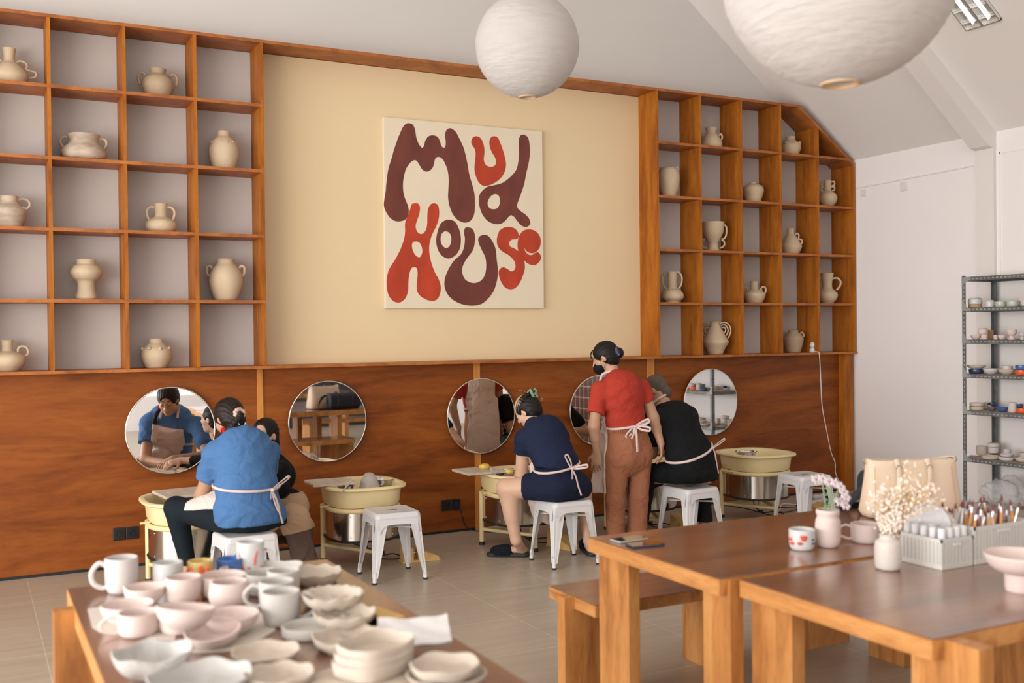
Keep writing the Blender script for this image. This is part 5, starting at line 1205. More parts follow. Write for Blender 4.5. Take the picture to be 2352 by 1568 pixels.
def hand(Fd, w, d, n, curl=.5, side=1, s=1.0):
    """w wrist, d pointing direction, n palm normal, side=+1 puts the thumb at d x n"""
    d = V(*d); d /= np.linalg.norm(d); n = V(*n); n = n-d*(n@d); n /= np.linalg.norm(n); t = np.cross(d, n)*side; k = .010*s
    Rm = np.stack([t, d, n], 1)
    Fd.cap(w, w+d*.02*s, .024*s, .026*s, .02, (n, .7)); Fd.ell(w+d*.052*s, V(.040,.050,.015)*s, Rm, .015)
    for i, L in enumerate((.072,.080,.074,.058)):
        off = (.030-.020*i)*s; p = w+d*(.090-.004*abs(i-1.3))*s+t*off; a = .25+.1*i*curl; spread = (.12-.08*i)
        for j, f in enumerate((.44,.31,.25)):
            a += curl*(.55 if j else .35); q = p+(d*math.cos(a)+n*math.sin(a)+t*spread*.5)*L*f*s; r0 = (.0092-.0008*j)*s; Fd.cap(p, q, r0, r0-.0006, .004); p = q
    p = w+d*.028*s+t*.030*s; q = p+(t*.75+d*.6+n*.35)*.036*s; Fd.cap(p, q, .012*s, .0105*s, .012); r_ = q+(d*.9+t*.25+n*.45)*.034*s; Fd.cap(q, r_, .0105*s, .008*s, .004)
def limb(Fd, a, b, c, r, k=.02, inflate=0):
    Fd.cap(a, b, r[0]+inflate, r[1]+inflate, k); Fd.cap(b, c, r[1]+inflate, r[2]+inflate, k)
def ring_pts(Fd, c, n, up, a0, a1, N_=40, off=.004, rmax=.4):
    """points where rays from c in the plane normal to n leave the garment"""
    n = V(*n)/np.linalg.norm(n); u = np.cross(n, V(*up)); u /= np.linalg.norm(u); v = np.cross(n, u); out = []
    for i in range(N_+1):
        a = R(a0+(a1-a0)*i/N_); d = u*math.cos(a)+v*math.sin(a); r = .04
        while r < rmax and Fd.val(c+d*r) < 0: r += .003
        out.append(Vector(c+d*(r+off)))
    for _ in range(2): out = [out[0]]+[(out[i-1]+out[i]*2+out[i+1])/4 for i in range(1, len(out)-1)]+[out[-1]]
    return out
def ribbon(name, pts, wdt, m, parent, origin, nrm, ratio=.22):
    mb = MB(); mb.tube([Vector(p)-Vector(origin) for p in pts], wdt, 10, flat=(Vector(nrm), ratio)); return mb.build(name, m, parent, smooth=True)
def bow(c, right, up, out, parent, origin, s=1.0, m='tie_pink', tails=((.15,-.7),(.10,-1.0)), loops=((.55,.45),(-.35,-.4))):
    c, r_, u_, o_ = Vector(c), Vector(right).normalized(), Vector(up).normalized(), Vector(out).normalized()
    for x, y in loops:
        L = .085*s; d = (r_*x+u_*y).normalized(); q = d.cross(o_)
        pts = [c, c+d*L*.45+q*.013*s+o_*.008, c+d*L+q*.012*s+o_*.012, c+d*L*1.08+o_*.010, c+d*L-q*.012*s+o_*.008, c+d*L*.45-q*.010*s+o_*.004, c]
        mb = MB(); mb.tube([p-Vector(origin) for p in spline(pts, 5)], .0065*s, 8, flat=(o_, .3)); mb.build('bow_loop', m, parent, smooth=True)
    for x, y in tails:
        pts = [c, c+(r_*x*.35+u_*y*.3)*.14*s+o_*.016, c+(r_*x*.6+u_*y*.65)*.14*s+o_*.022, c+(r_*x+u_*y)*.14*s+o_*.026]
        mb = MB(); mb.tube([p-Vector(origin) for p in spline(pts, 5)], .0075*s, 8, flat=(o_, .28)); mb.build('bow_tail', m, parent, smooth=True)
    mb = MB(); mb.lathe([(0,-.010*s),(.009*s,-.005*s),(.010*s,.004*s),(0,.010*s)], c+o_*.006-Vector(origin), 12); mb.build('knot', m, parent, smooth=True)
def scrunchie(c, axis, r, m, parent, origin, name='scrunchie', th=.014):
    c = Vector(c); ax = Vector(axis).normalized(); u = ax.orthogonal().normalized(); v = ax.cross(u); n = 48; rr = []; P = []
    for i in range(n):
        a = 2*PI*i/n; k = 1+.10*math.sin(9*a); P.append(c-Vector(origin)+(u*math.cos(a)+v*math.sin(a))*r*k+ax*.003*math.sin(14*a)); rr.append(th*(1+.22*math.sin(11*a+1)))
    mb = MB(); mb.tube(P, rr, 10, close=True); return mb.build(name, m, parent, smooth=True)
def strands(pts, r, m, parent, origin, seed=0, n=14, spread=.02):
    rn = random.Random(seed); mb = MB()
    for i in range(n):
        o = Vector([rn.uniform(-1,1)*spread for _ in range(3)]); P = [Vector(p)-Vector(origin)+o*(.35+.65*j/(len(pts)-1)) for j, p in enumerate(pts)]
        mb.tube(spline(P, 5), [r*(1-.75*j/((len(pts)-1)*5)) for j in range((len(pts)-1)*5+1)], 6)
    return mb.build('hair_strands', m, parent, smooth=True)
def hairdo(name, c, Rm, s, m, parent, org, buns=(), face=(0,.120,-.022,.076,.075,.118), cut=None, big=1.0):
    Fh = Field(c-.20, c+.20, .004); w = lambda x, y, z: c+Rm@V(x*s, y*s, z*s)
    Fh.ell(w(0,-.020,.034), V(.083*big,.098*big,.090*big)*s, Rm, .02); Fh.ell(w(0,-.045,-.02), V(.072*big,.066,.07)*s, Rm, .03)
    Fh.ell(w(*face[:3]), V(*face[3:])*s, Rm, .006, 's')
    for sx in (-1,1): Fh.ell(w(sx*.085,.012,-.012), V(.022,.026,.034)*s, Rm, .006, 's')
    for p, r, k in buns: Fh.ell(w(*p), V(*r)*s, Rm, k)
    if cut: cut(Fh, w)
    sl, X, Y, Z = Fh.sub(Fh.lo, Fh.lo+Fh.h*Fh.n); a = Rm.T
    lx = (X-c[0])*Rm[0][0]+(Y-c[1])*Rm[1][0]+(Z-c[2])*Rm[2][0]; lz = (X-c[0])*Rm[0][2]+(Y-c[1])*Rm[1][2]+(Z-c[2])*Rm[2][2]; ly = (X-c[0])*Rm[0][1]+(Y-c[1])*Rm[1][1]+(Z-c[2])*Rm[2][1]
    Fh.d += (.0014*np.sin(np.arctan2(lx, lz+.12)*60+ly*30)).astype(np.float32)
    return Fh.mesh(name, m, parent, org)
def shell(Fs, off, keep):
    """a garment layer over another one: offset and cut by planes (point, outward normal)"""
    G_ = Fs.copy(); G_.d = G_.d-off
    for p, n in keep: G_.cut(p, n)
    return G_
def person(label, org):
    return thing('person', label, 'person', tuple(org))

# ================= woman in the blue T-shirt, seated at the left wheel
org = V(1.46, 6.30, 0); t = person('woman in a bright blue T-shirt and black leggings seated at the left wheel, back turned', org); o3 = org
fw = V(-.29,.957,0); lf = V(-.957,-.29,0)
pel = P3(572,1178,6.30); wa = P3(566,1112,6.33); ch = P3(560,1045,6.43); nk = P3(547,988,6.55); hc = P3(525,962,6.63)
SLd = P3(494,1038,6.44); SRd = P3(618,1034,6.58); EL = P3(462,1146,6.60); WL_ = P3(500,1132,6.84); ER = P3(612,1112,6.80); WR = V(1.43,6.96,.665)
HLj = P3(528,1196,6.36); HRj = P3(622,1194,6.40); KL = P3(404,1166,6.60); KR = V(1.60,6.72,.50); AL = P3(434,1304,6.62); AR = V(1.33,6.62,.09)
TR = frame(fw, (nk-pel)/np.linalg.norm(nk-pel)); TR = np.stack([TR[:,0], TR[:,1], TR[:,2]],1)
lo = V(.88,5.95,-.02); hi = V(1.98,7.25,1.28)
B = Field(lo, hi, .0048); skin = 'skin_tan'
HR_ = frame((-.38,.86,-.50)); head(B, hc, HR_, 1.0)
B.cap(nk-V(0,0,.02), hc+HR_@V(0,-.02,-.05), .055, .050, .03); B.ell(ch, (.145,.10,.14), TR, .04); B.ell(wa, (.13,.10,.12), TR, .04); B.ell(pel, (.17,.12,.10), TR, .04)
limb(B, SLd, EL, WL_, (.045,.043,.027)); limb(B, SRd, ER, WR, (.045,.043,.027)); B.cap(SLd, SRd, .045, .045, .04)
hand(B, WL_, V(1.30,7.06,.63)-WL_, V(.5,.2,-.9), .6, -1); hand(B, WR, V(1.27,7.04,.62)-WR, V(-.6,.2,-.8), .6, 1)
limb(B, HLj, KL, AL, (.07,.05,.036)); limb(B, HRj, KR, AR, (.07,.05,.036))
for A_ in (AL, AR): B.cap(A_-V(0,0,.03), A_+V(-.05,.15,-.055), .036, .026, .02)
B.mesh('body', skin, t, o3)
S = Field(lo, hi, .0065)
S.ell(pel+V(.01,0,-.005), (.232,.17,.12), TR, .05); S.cap(ch, pel, .175, .195, .05, (fw,.76)); S.ell(wa, (.185,.145,.14), TR, .07); S.ell(ch, (.190,.135,.155), TR, .07); S.cap(SLd+V(0,0,-.02), SRd+V(0,0,-.02), .066, .062, .06); S.cap(ch, nk-V(0,0,.05), .12, .062, .05, (fw,.8))
S.ell(ch+V(.06,.02,-.03), (.13,.12,.12), TR, .05)
eL = SLd+(EL-SLd)*.56; S.cap(SLd+V(0,0,-.005), eL, .072, .074, .04); S.cut(eL, EL-SLd, eL-.16, eL+.16)
eR = SRd+(ER-SRd)*.56; S.cap(SRd, eR, .068, .070, .04)
S.ell(nk+(hc-nk)*.35+V(0,0,.035), (.062,.07,.035), TR, .01, 's')
S.cut(pel+V(0,0,-.068), (0,-.05,-1)); S.wrinkle(.0062, [(24,30,70),(50,5,-44),(-26,12,80)], 2); 
S.mesh('t_shirt', 'shirt_blue', t, o3)
LG = Field(lo, hi, .0065); LG.ell(pel+V(.0,.0,-.03), (.205,.155,.095), TR, .05); LG.cap(HLj, KL, .098, .070, .04); LG.cap(KL, AL, .070, .045, .02); LG.cap(HRj, KR, .098, .070, .04); LG.cap(KR, AR, .070, .045, .02)
LG.cap(KL+(AL-KL)*.12+V(-.0,-.03,0), KL+(AL-KL)*.6, .055, .04, .03); LG.cut(pel+V(0,0,-.103), (0,0,-1), pel-V(.25,.22,.2), pel+V(.25,.2,.2)); LG.cut(AL+V(0,0,.02), (0,0,-1), AL-.1, AL+.1); LG.wrinkle(.0012, [(30,20,40)], 5); LG.mesh('leggings', 'leggings_black', t, o3)
# apron: bib on the chest, lap flap on the left thigh
A_ = shell(S, .010, [(ch+fw*.05, -fw), (ch+lf*.125, lf), (ch-lf*.125, -lf), (ch+(nk-ch)*.45, (nk-ch))]); ap = A_.mesh('apron', 'apron_pink', t, o3)
FL = Field(lo, hi, .006); FL.cap(P3(535,1170,6.42), HLj+(KL-HLj)*.60, .125, .094, .03); FL.cap(P3(528,1140,6.47), HLj+(KL-HLj)*.50+V(0,0,.04), .085, .06, .03); FL.cut(HLj+(KL-HLj)*.5+V(0,0,.018), (-.1,-.25,-1)); FL.cut(P3(540,1150,6.40), (.85,-.5,.1)); FL.cut(HLj+(KL-HLj)*.9, KL-HLj); FL.wrinkle(.003,[(40,20,10),(15,45,20)],4)
FL.mesh('apron_flap', 'apron_pink', t, o3)
st = wa+V(0,0,-.01); ring = ring_pts(S, st, V(.06,-.08,1), (0,1,0), 0, 360, 56)
ribbon('apron_tie', ring, .0085, 'tie_pink', t, o3, (0,0,1), .9) if False else None
mb = MB(); mb.tube([Vector(p)-Vector(o3) for p in ring[:-1]], .0085, 8, flat=(Vector((.06,-.08,1)), .35) if False else None, close=True)
mb.v = mb.v; mb.build('apron_tie', 'tie_pink', t, smooth=True)
bc = min(ring, key=lambda p: (p-at(620,1118,p.y)).length + (0 if p.y < st[1] else 9)); out = (bc-Vector(st)).normalized()
bow(bc+out*.006, (.886,-.46,0), (0,0,1), out, t, o3, 1.35, tails=((-.25,-.55),(.22,-1.05)), loops=((.75,.62),(.25,-.95)))
for sx in (-1,1):
    a = ch+(nk-ch)*.45+fw*.13+lf*sx*.07; b = nk+lf*sx*.062+V(0,0,.02); mb = MB(); mb.tube([Vector(a-o3), Vector((a+b)/2+fw*.035-o3), Vector(b-o3), Vector(nk-fw*.05+lf*sx*.02+V(0,0,.045)-o3)], .009, 8, flat=(Vector(fw), .3)); mb.build('apron_strap', 'apron_pink', t, smooth=True)
hairdo('hair', hc, HR_, 1.0, 'hair_brown', t, o3, buns=(((.0,-.098,-.02),(.036,.030,.034),.02),((0,-.075,-.05),(.045,.04,.05),.03)), big=1.07)
w = lambda x, y, z: hc+HR_@V(x, y, z)
scrunchie(w(.0,-.116,-.018), HR_@V(0,-1,-.15), .027, 'scrunchie_pink', t, o3)
br = [w(.0,-.125,-.02), w(-.012,-.118,-.045), w(-.03,-.10,-.06), w(-.055,-.07,-.085), w(-.075,-.03,-.10)]
mb = MB(); q = spline([Vector(p-o3) for p in br], 8); mb.tube(q, [.022*(1+.22*abs(math.sin(i*.8))) for i in range(len(q))], 10); mb.build('braid', 'hair_brown', t, smooth=True)
scrunchie(w(-.078,-.028,-.10), HR_@V(-.6,.7,-.2), .020, 'scrunchie_red', t, o3)
strands([w(-.08,-.02,-.10), w(-.10,.02,-.11), w(-.115,.045,-.14), w(-.12,.05,-.19)], .010, 'hair_brown', t, o3, 3, 16, .018)
mb = MB()
for sx in (-1,1): mb.tube([Vector(w(sx*.018,.0925,.042)-o3), Vector(w(sx*.032,.090,.047)-o3), Vector(w(sx*.047,.078,.041)-o3)], .0028, 6)
mb.build('eyebrows', 'hair_brown', t, smooth=True)
mb = MB()
for sx in (-1,1): mb.tube([Vector(w(sx*.018,.0925,.006)-o3), Vector(w(sx*.030,.0955,.002)-o3), Vector(w(sx*.043,.088,.006)-o3)], .0016, 6)
mb.build('eyelashes', 'hair_brown', t, smooth=True)
mb = MB(); mb.tube([Vector(w(-.020,.088,-.056)-o3), Vector(w(-.008,.0945,-.054)-o3), Vector(w(.008,.0945,-.054)-o3), Vector(w(.020,.088,-.056)-o3)], [.002,.0048,.0048,.002], 8); mb.tube([Vector(w(-.016,.087,-.063)-o3), Vector(w(0,.0935,-.066)-o3), Vector(w(.016,.087,-.063)-o3)], [.002,.0055,.002], 8); mb.build('lips', 'lip_tone', t, smooth=True)

# ================= woman in navy, seated at the third wheel
org = V(3.73,6.36,0); t = person('woman in navy top and shorts with green hair clip, seated on a stool', org); o3 = org
fw = V(-.12,.99,0); fw /= np.linalg.norm(fw); lf = V(-fw[1],fw[0],0)
pel = P3(1289,1110,6.34); wa = P3(1276,1052,6.36); ch = P3(1252,1005,6.46); nk = P3(1224,972,6.58); hc = P3(1213,946,6.68)
SLd = P3(1202,1006,6.52); SRd = P3(1288,1000,6.62); EL = P3(1198,1090,6.62); WL_ = P3(1226,1088,6.84); ER = P3(1290,1070,6.82); WR = V(3.80,6.92,.67)
HLj = P3(1252,1118,6.38); HRj = P3(1325,1118,6.40); KL = P3(1163,1121,6.60); KR = V(4.06,6.66,.49); AL = P3(1185,1240,6.58); AR = V(4.02,6.50,.10)
TR = frame(fw, (nk-pel)/np.linalg.norm(nk-pel)); lo = V(3.15,6.0,-.02); hi = V(4.3,7.25,1.22)
B = Field(lo, hi, .0048); HR_ = frame((-.45,.74,-.60)); head(B, hc, HR_, .97)
B.cap(nk-V(0,0,.02), hc+HR_@V(0,-.02,-.05), .05, .047, .03); B.ell(ch, (.12,.09,.12), TR, .04); B.ell(wa, (.11,.09,.1), TR, .04); B.ell(pel, (.15,.11,.09), TR, .04)
limb(B, SLd, EL, WL_, (.047,.046,.028)); limb(B, SRd, ER, WR, (.045,.043,.027)); B.cap(SLd, SRd, .04, .04, .04)
hand(B, WL_, V(3.70,7.03,.62)-WL_, V(.4,.2,-.9), .6, -1); hand(B, WR, V(3.74,7.04,.62)-WR, V(-.5,.2,-.8), .6, 1)
limb(B, HLj, KL, AL, (.090,.068,.037), .03); limb(B, HRj, KR, AR, (.090,.068,.037), .03)
B.cap(KL+(AL-KL)*.15+V(.02,-.02,0), KL+(AL-KL)*.55, .056, .045, .03); B.cap(KR+(AR-KR)*.2+V(0,-.02,0), KR+(AR-KR)*.55, .055, .045, .03)
hl = onz(1200,1277,0); to = onz(1140,1276,0)
for A_, h_, e_ in ((AL, V(hl.x,hl.y,.05), V(to.x,to.y,.042)), (AR, V(4.02,6.46,.05), V(4.10,6.68,.042))):
    B.cap(A_, h_, .036, .032, .02); B.cap(h_, h_+(e_-h_)*.7, .032, .034, .02, (V(0,0,1), .8)); B.cap(h_+(e_-h_)*.6, e_, .036, .026, .015, (V(0,0,1), .7))
B.mesh('body', 'skin_light', t, o3)
for A_, h_, e_ in ((AL, V(hl.x,hl.y,0), V(to.x,to.y,0)), (AR, V(4.02,6.46,0), V(4.10,6.68,0))):
    G_ = Field(np.minimum(h_,e_)-V(.08,.08,.01), np.maximum(h_,e_)+V(.08,.08,.12), .004)
    d_ = (e_-h_); G_.cap(h_-d_*.08+V(0,0,.012), e_+d_*.12+V(0,0,.012), .040, .048, .01); G_.cut((0,0,.026), (0,0,1)); G_.cut((0,0,.001),(0,0,-1)); sl_ = G_.mesh('slipper', 'slipper_black', t, o3)
    G_ = Field(np.minimum(h_,e_)-V(.08,.08,.01), np.maximum(h_,e_)+V(.08,.08,.12), .004); G_.cap(h_+d_*.62+V(0,0,.03), h_+d_*.98+V(0,0,.025), .058, .052, .01); G_.cut((0,0,.012),(0,0,-1)); G_.wrinkle(.0025, [(150,90,120),(90,160,60)], 7); G_.mesh('slipper_strap', 'slipper_fluff', sl_, o3)
S = Field(lo, hi, .0065)
S.cap(ch, wa+V(.01,0,-.05), .160, .172, .05, (fw,.76)); S.ell(ch, (.165,.120,.135), TR, .06); S.cap(SLd+V(.01,0,-.015), SRd+V(0,0,-.015), .058, .058, .06); S.cap(ch, nk-V(0,0,.03), .10, .060, .05, (fw,.8))
eL = SLd+(EL-SLd)*.40; S.cap(SLd, eL, .066, .064, .035); S.cut(eL, EL-SLd, eL-.14, eL+.14); eR = SRd+(ER-SRd)*.4; S.cap(SRd, eR, .062, .062, .035)
S.ell(nk+(hc-nk)*.5+V(0,0,.035), (.055,.06,.035), TR, .01, 's')
S.cut(wa+V(0,0,-.085), (-.18,-.1,-1)); S.wrinkle(.0040, [(24,30,60),(50,5,-44),(-26,12,76)], 3); S.mesh('navy_top', 'shirt_navy', t, o3)
G_ = Field(nk-.12, nk+.12, .004); G_.cap(nk-V(0,0,.03), nk+(hc-nk)*.2, .062, .056, .01); G_.cut(nk+(hc-nk)*.12, hc-nk); G_.mesh('collar', 'shirt_navy', t, o3)
LG = Field(lo, hi, .0065); LG.ell(pel+V(0,0,-.01), (.190,.155,.115), TR, .05); LG.ell(pel+lf*.085-fw*.03+V(0,0,-.02), (.115,.115,.10), None, .04); LG.ell(pel-lf*.085-fw*.03+V(0,0,-.02), (.115,.115,.10), None, .04); LG.ell(wa+V(0,0,-.07), (.172,.132,.05), TR, .05)
hmL = HLj+(KL-HLj)*.50; LG.cap(HLj, hmL, .115, .100, .04); LG.cut(hmL, KL-HLj, hmL-.16, hmL+.16); hmR = HRj+(KR-HRj)*.5; LG.cap(HRj, hmR, .110, .095, .04)
LG.cut(pel+V(0,0,-.112), (0,0,-1)); LG.wrinkle(.0015, [(40,20,30)], 5); LG.mesh('shorts', 'navy_shorts', t, o3)
S2 = S.copy(); S2.d = np.minimum(S.d, LG.d)
A_ = shell(S, .010, [(ch+fw*.04, -fw), (ch+lf*.12, lf), (ch-lf*.12, -lf), (ch+(nk-ch)*.4, nk-ch)]); A_.mesh('apron', 'apron_pink', t, o3)
G_ = Field(lo, hi, .006); G_.cap(P3(1258,1140,6.56), P3(1240,1172,6.62), .085, .075, .05, (fw,.45)); G_.cap(P3(1225,1150,6.60), P3(1262,1192,6.60), .05, .045, .05, (fw,.5)); G_.wrinkle(.006, [(60,20,14),(35,10,-20)], 9); G_.mesh('apron_skirt', 'apron_pink', t, o3)
G_ = Field(lo, hi, .006); G_.cap(P3(1222,1072,6.52), P3(1222,1098,6.55), .035, .028, .03, (V(.8,-.5,0),.5)); G_.cap(P3(1236,1066,6.46), P3(1228,1090,6.50), .022, .02, .03); G_.wrinkle(.003,[(60,20,44)],2); G_.mesh('apron_flap', 'apron_pink', t, o3)
st = wa+V(0,0,-.055); nrm = V(-.16,-.10,1); ring = ring_pts(S2, st, nrm, (0,1,0), 0, 360, 56)
mb = MB(); mb.tube([Vector(p)-Vector(o3) for p in ring[:-1]], .0085, 8, close=True); mb.build('apron_tie', 'tie_pink', t, smooth=True)
bc = min(ring, key=lambda p: (p-at(1303,1046,p.y)).length + (0 if p.y < st[1] else 9)); out = (bc-Vector(st)).normalized()
bow(bc+out*.008, (.85,-.5,0), (0,0,1), out, t, o3, 1.15, tails=((-.15,-.85),(.28,-1.15)), loops=((.95,.18),(-.30,.62)))
hairdo('hair', hc, HR_, .97, 'hair_black', t, o3, big=1.02)
w = lambda x, y, z: hc+HR_@V(x, y, z)*.97
G_ = Field(hc-.2, hc+.2, .004); G_.ell(w(0,-.03,.055), V(.082,.088,.075), HR_, .02); G_.ell(w(.0,-.082,.075), V(.045,.04,.04), HR_, .03); G_.ell(w(0,.115,-.02), V(.08,.07,.11), HR_, .006, 's'); G_.cut(w(0,-.02,.05), HR_@V(0,-.5,-1))
sl, X, Y, Z = G_.sub(G_.lo, G_.lo+G_.h*G_.n); G_.d += .0016*np.sin(np.arctan2(X-hc[0], Z-hc[2]+.1)*70+Y*30).astype(np.float32); G_.mesh('swept_up_hair', 'hair_black', t, o3)
mb = MB(); rn = random.Random(21)
for i in range(54):
    f = rn.uniform(-1, 1); A0 = V(.075*f, .075*math.sqrt(max(0,1-f*f))*.9+.0, .030+.03*(1-abs(f))+rn.uniform(-.012,.02)); B0 = V(rn.uniform(-.015,.015), -.085, .095); cc = V(0,-.020,.034); P_ = []
    for j in range(7):
        q = A0*(1-j/6)+B0*(j/6)-cc; nrm_ = math.sqrt((q[0]/.0905)**2+(q[1]/.105)**2+(q[2]/.099)**2); q = cc+q/max(nrm_,.01)*(1 if j < 6 else 1.03); P_.append(Vector(w(*q)-o3))
    mb.tube(spline(P_, 3), [.0012+.0016*math.sin(PI*min(1,(k+1)/19)) for k in range(19)], 5)
mb.build('bleached_strands', 'hair_bleached', t, smooth=True)
for k in range(9):
    a = k/8; p0 = w(.0,-.095,.085); e_ = p0+V(.886,-.46,0)*(.03+.055*math.cos(k*1.3))*(1 if k%3 else -1)+V(0,0,.045*math.sin(k*.9+1)); strands([p0, (p0+e_)/2+V(0,0,.012), e_], .0035, 'hair_streaked', t, o3, k, 5, .008)
for sx in (-1,1):
    mb = MB(); c0 = Vector(w(sx*.02+.01,-.118,.088)-o3); ax = Vector(HR_@V(sx*.35,-.3,1)).normalized(); rt_ = Vector(HR_@V(1,0,0))
    mb.tube([c0-ax*.040, c0-ax*.02+rt_*.004*sx, c0+ax*.015+rt_*.006*sx, c0+ax*.042], [.006,.016,.017,.007], 10, flat=(Vector(HR_@V(0,1,0)), .45))
    for q in range(4): mb.tube([c0-ax*(.03-.02*q)+rt_*.010*sx, c0-ax*(.03-.02*q)+rt_*.008*sx+Vector(HR_@V(0,.04,0))], [.005,.002], 6)
    mb.build('claw_clip', 'clip_green', t, smooth=True)

# ================= standing helper in red
org = V(4.36,6.50,0); t = person('standing woman in a red T-shirt, brown trousers and black face mask', org); o3 = org
fw = V(-.10,.995,0); lf = V(-.995,-.10,0)
pel = P3(1445,1030,6.50); wa = P3(1440,975,6.49); ch = P3(1427,905,6.50); nk = P3(1411,862,6.55); hc = P3(1390,822,6.61)
SLd = P3(1376,893,6.52); SRd = P3(1475,888,6.52); EL = P3(1364,978,6.48); WL_ = P3(1371,1040,6.52); ER = P3(1500,958,6.46); WR = P3(1518,1018,6.42)
HLj = P3(1418,1050,6.50); HRj = P3(1470,1050,6.50); KL = P3(1413,1145,6.52); KR = P3(1466,1145,6.49); AL = P3(1414,1240,6.52); AR = P3(1462,1240,6.48)
TR = frame(fw, (nk-pel)/np.linalg.norm(nk-pel)); lo = V(3.98,6.15,-.02); hi = V(4.85,6.98,1.68)
B = Field(lo, hi, .0048); HR_ = frame((-.62,.62,-.42)); head(B, hc, HR_, .98)
B.cap(nk-V(0,0,.03), hc+HR_@V(0,-.02,-.05), .050, .047, .03); B.ell(ch, (.12,.09,.13), TR, .04); B.ell(wa, (.11,.08,.1), TR, .04); B.ell(pel, (.14,.10,.1), TR, .04)
limb(B, SLd, EL, WL_, (.044,.040,.026)); limb(B, SRd, ER, WR, (.044,.042,.027)); B.cap(SLd, SRd, .04, .04, .04)
B.cap(EL+(WL_-EL)*.05, EL+(WL_-EL)*.45, .038, .032, .02); B.cap(ER+(WR-ER)*.05, ER+(WR-ER)*.45, .040, .034, .02)
hand(B, WL_, V(-.02,.12,-1), V(.6,.7,0), .35, -1, .98); hand(B, WR, V(-.02,-.15,-1), V(-.75,.6,0), .45, 1, .98)
limb(B, HLj, KL, AL, (.06,.05,.036)); limb(B, HRj, KR, AR, (.06,.05,.036))
for A_ in (AL, AR): B.cap(A_*V(1,1,0)+V(0,-.02,.045), A_*V(1,1,0)+V(-.03,.15,.032), .038, .028, .02); B.cap(A_, A_*V(1,1,0)+V(0,0,.05), .036, .036, .02)
B.mesh('body', 'skin_tan', t, o3)
S = Field(lo, hi, .0062)
S.cap(ch+V(0,0,.02), wa+V(0,0,-.02), .168, .166, .05, (fw,.74)); S.ell(ch, (.165,.125,.15), TR, .06); S.cap(SLd+V(.012,0,-.02), SRd+V(-.012,0,-.02), .058, .058, .05); S.cap(ch, nk-V(0,0,.035), .10, .062, .05, (fw,.8))
eL = SLd+(EL-SLd)*.68; S.cap(SLd, eL, .062, .068, .03); S.cut(eL, EL-SLd+V(-.02,0,0), eL-V(.12,.14,.12), eL+V(.075,.14,.12)); eR = SRd+(ER-SRd)*.52; S.cap(SRd, eR, .062, .064, .03); S.cut(eR, ER-SRd+V(.03,0,0), eR-V(.06,.14,.12), eR+V(.13,.14,.12))
S.ell(nk+(hc-nk)*.42+V(0,0,.03), (.060,.065,.035), TR, .01, 's')
S.cut(wa+V(0,0,-.028), (0,-.03,-1), wa-V(.24,.3,.3), wa+V(.2,.3,.1)); S.wrinkle(.0052, [(24,30,60),(50,5,-44),(-26,12,76)], 6); S.mesh('t_shirt', 'shirt_red', t, o3)
LG = Field(lo, hi, .0062); LG.cap(wa+V(.0,0,-.01), pel+V(0,0,-.03), .160, .182, .05, (fw,.76)); LG.ell(pel+lf*.07-fw*.03+V(0,0,-.03), (.09,.10,.11), None, .06); LG.ell(pel-lf*.07-fw*.03+V(0,0,-.03), (.09,.10,.11), None, .06)
LG.cap(HLj, KL, .092, .074, .025); LG.cap(KL, AL, .074, .070, .02); LG.cap(HRj, KR, .092, .076, .02); LG.cap(KR, AR, .076, .074, .02)
LG.cut((0,0,.075), (0,0,-1)); LG.cut(wa+V(0,0,-.02), (0,0,1), wa-V(.25,.25,.05), wa+V(.25,.25,.15)); LG.wrinkle(.0032, [(90,40,8),(60,-70,14),(30,20,-50)], 8); tr_ = LG.mesh('trousers', 'trousers_brown', t, o3)
ring = ring_pts(LG, wa+V(0,0,-.040), V(0,0,1), (0,1,0), 0, 360, 60, off=.002)
mb = MB()
for i, p in enumerate(ring[:-1]):
    q = Vector(p)-Vector(o3); mb.tube([q+Vector((0,0,.014)), q-Vector((0,0,.014))], .0055, 6)
mb.build('gathered_waistband', 'trousers_brown', tr_)
# front apron
S2 = S.copy(); S2.d = np.minimum(S.d, LG.d)
A_ = shell(S2, .014, [(ch+fw*.045, -fw), (ch+(nk-ch)*.55, nk-ch), (V(0,0,.42), V(0,0,-1)), (SLd-lf*.05, lf), (SRd+lf*.05, -lf)])
A_.cap(wa+fw*.13, V(4.31,6.66,.50), .13, .18, .05, (fw,.16)); A_.cap(P3(1404,975,6.56), P3(1396,1130,6.62), .045, .062, .04, (fw,.5)); A_.cut((0,0,.42),(0,0,-1)); A_.cut(ch+(nk-ch)*.55, nk-ch); A_.wrinkle(.004, [(40,10,5)], 2); A_.mesh('apron', 'apron_pink', t, o3)
for sx in (-1,1):
    a = ch+(nk-ch)*.55+fw*.125+lf*sx*.075; mb = MB(); mb.tube([Vector(a-o3), Vector(nk+fw*.06+lf*sx*.065+V(0,0,.01)-o3), Vector(nk+lf*sx*.058+V(0,0,.03)-o3), Vector(nk-fw*.062+V(0,0,.022)-o3)], .011, 8, flat=(Vector(fw), .3) if False else None); mb.build('apron_strap', 'tie_pink', t, smooth=True)
st = wa+V(0,0,.0); nrm = V(-.14,0,1); ring = ring_pts(S, st, nrm, (0,1,0), 0, 360, 56)
mb = MB(); mb.tube([Vector(p)-Vector(o3) for p in ring[:-1]], .0095, 8, close=True); mb.build('apron_tie', 'tie_pink', t, smooth=True)
bc = min(ring, key=lambda p: (p-at(1458,972,p.y)).length + (0 if p.y < st[1] else 9)); out = (bc-Vector(st)).normalized()
bow(bc+out*.006, (.85,-.5,0), (0,0,1), out, t, o3, 1.15, tails=((-.25,-.55),(.0,-1.15)), loops=((.75,.35),(.55,-.12),(-.5,-.55)))
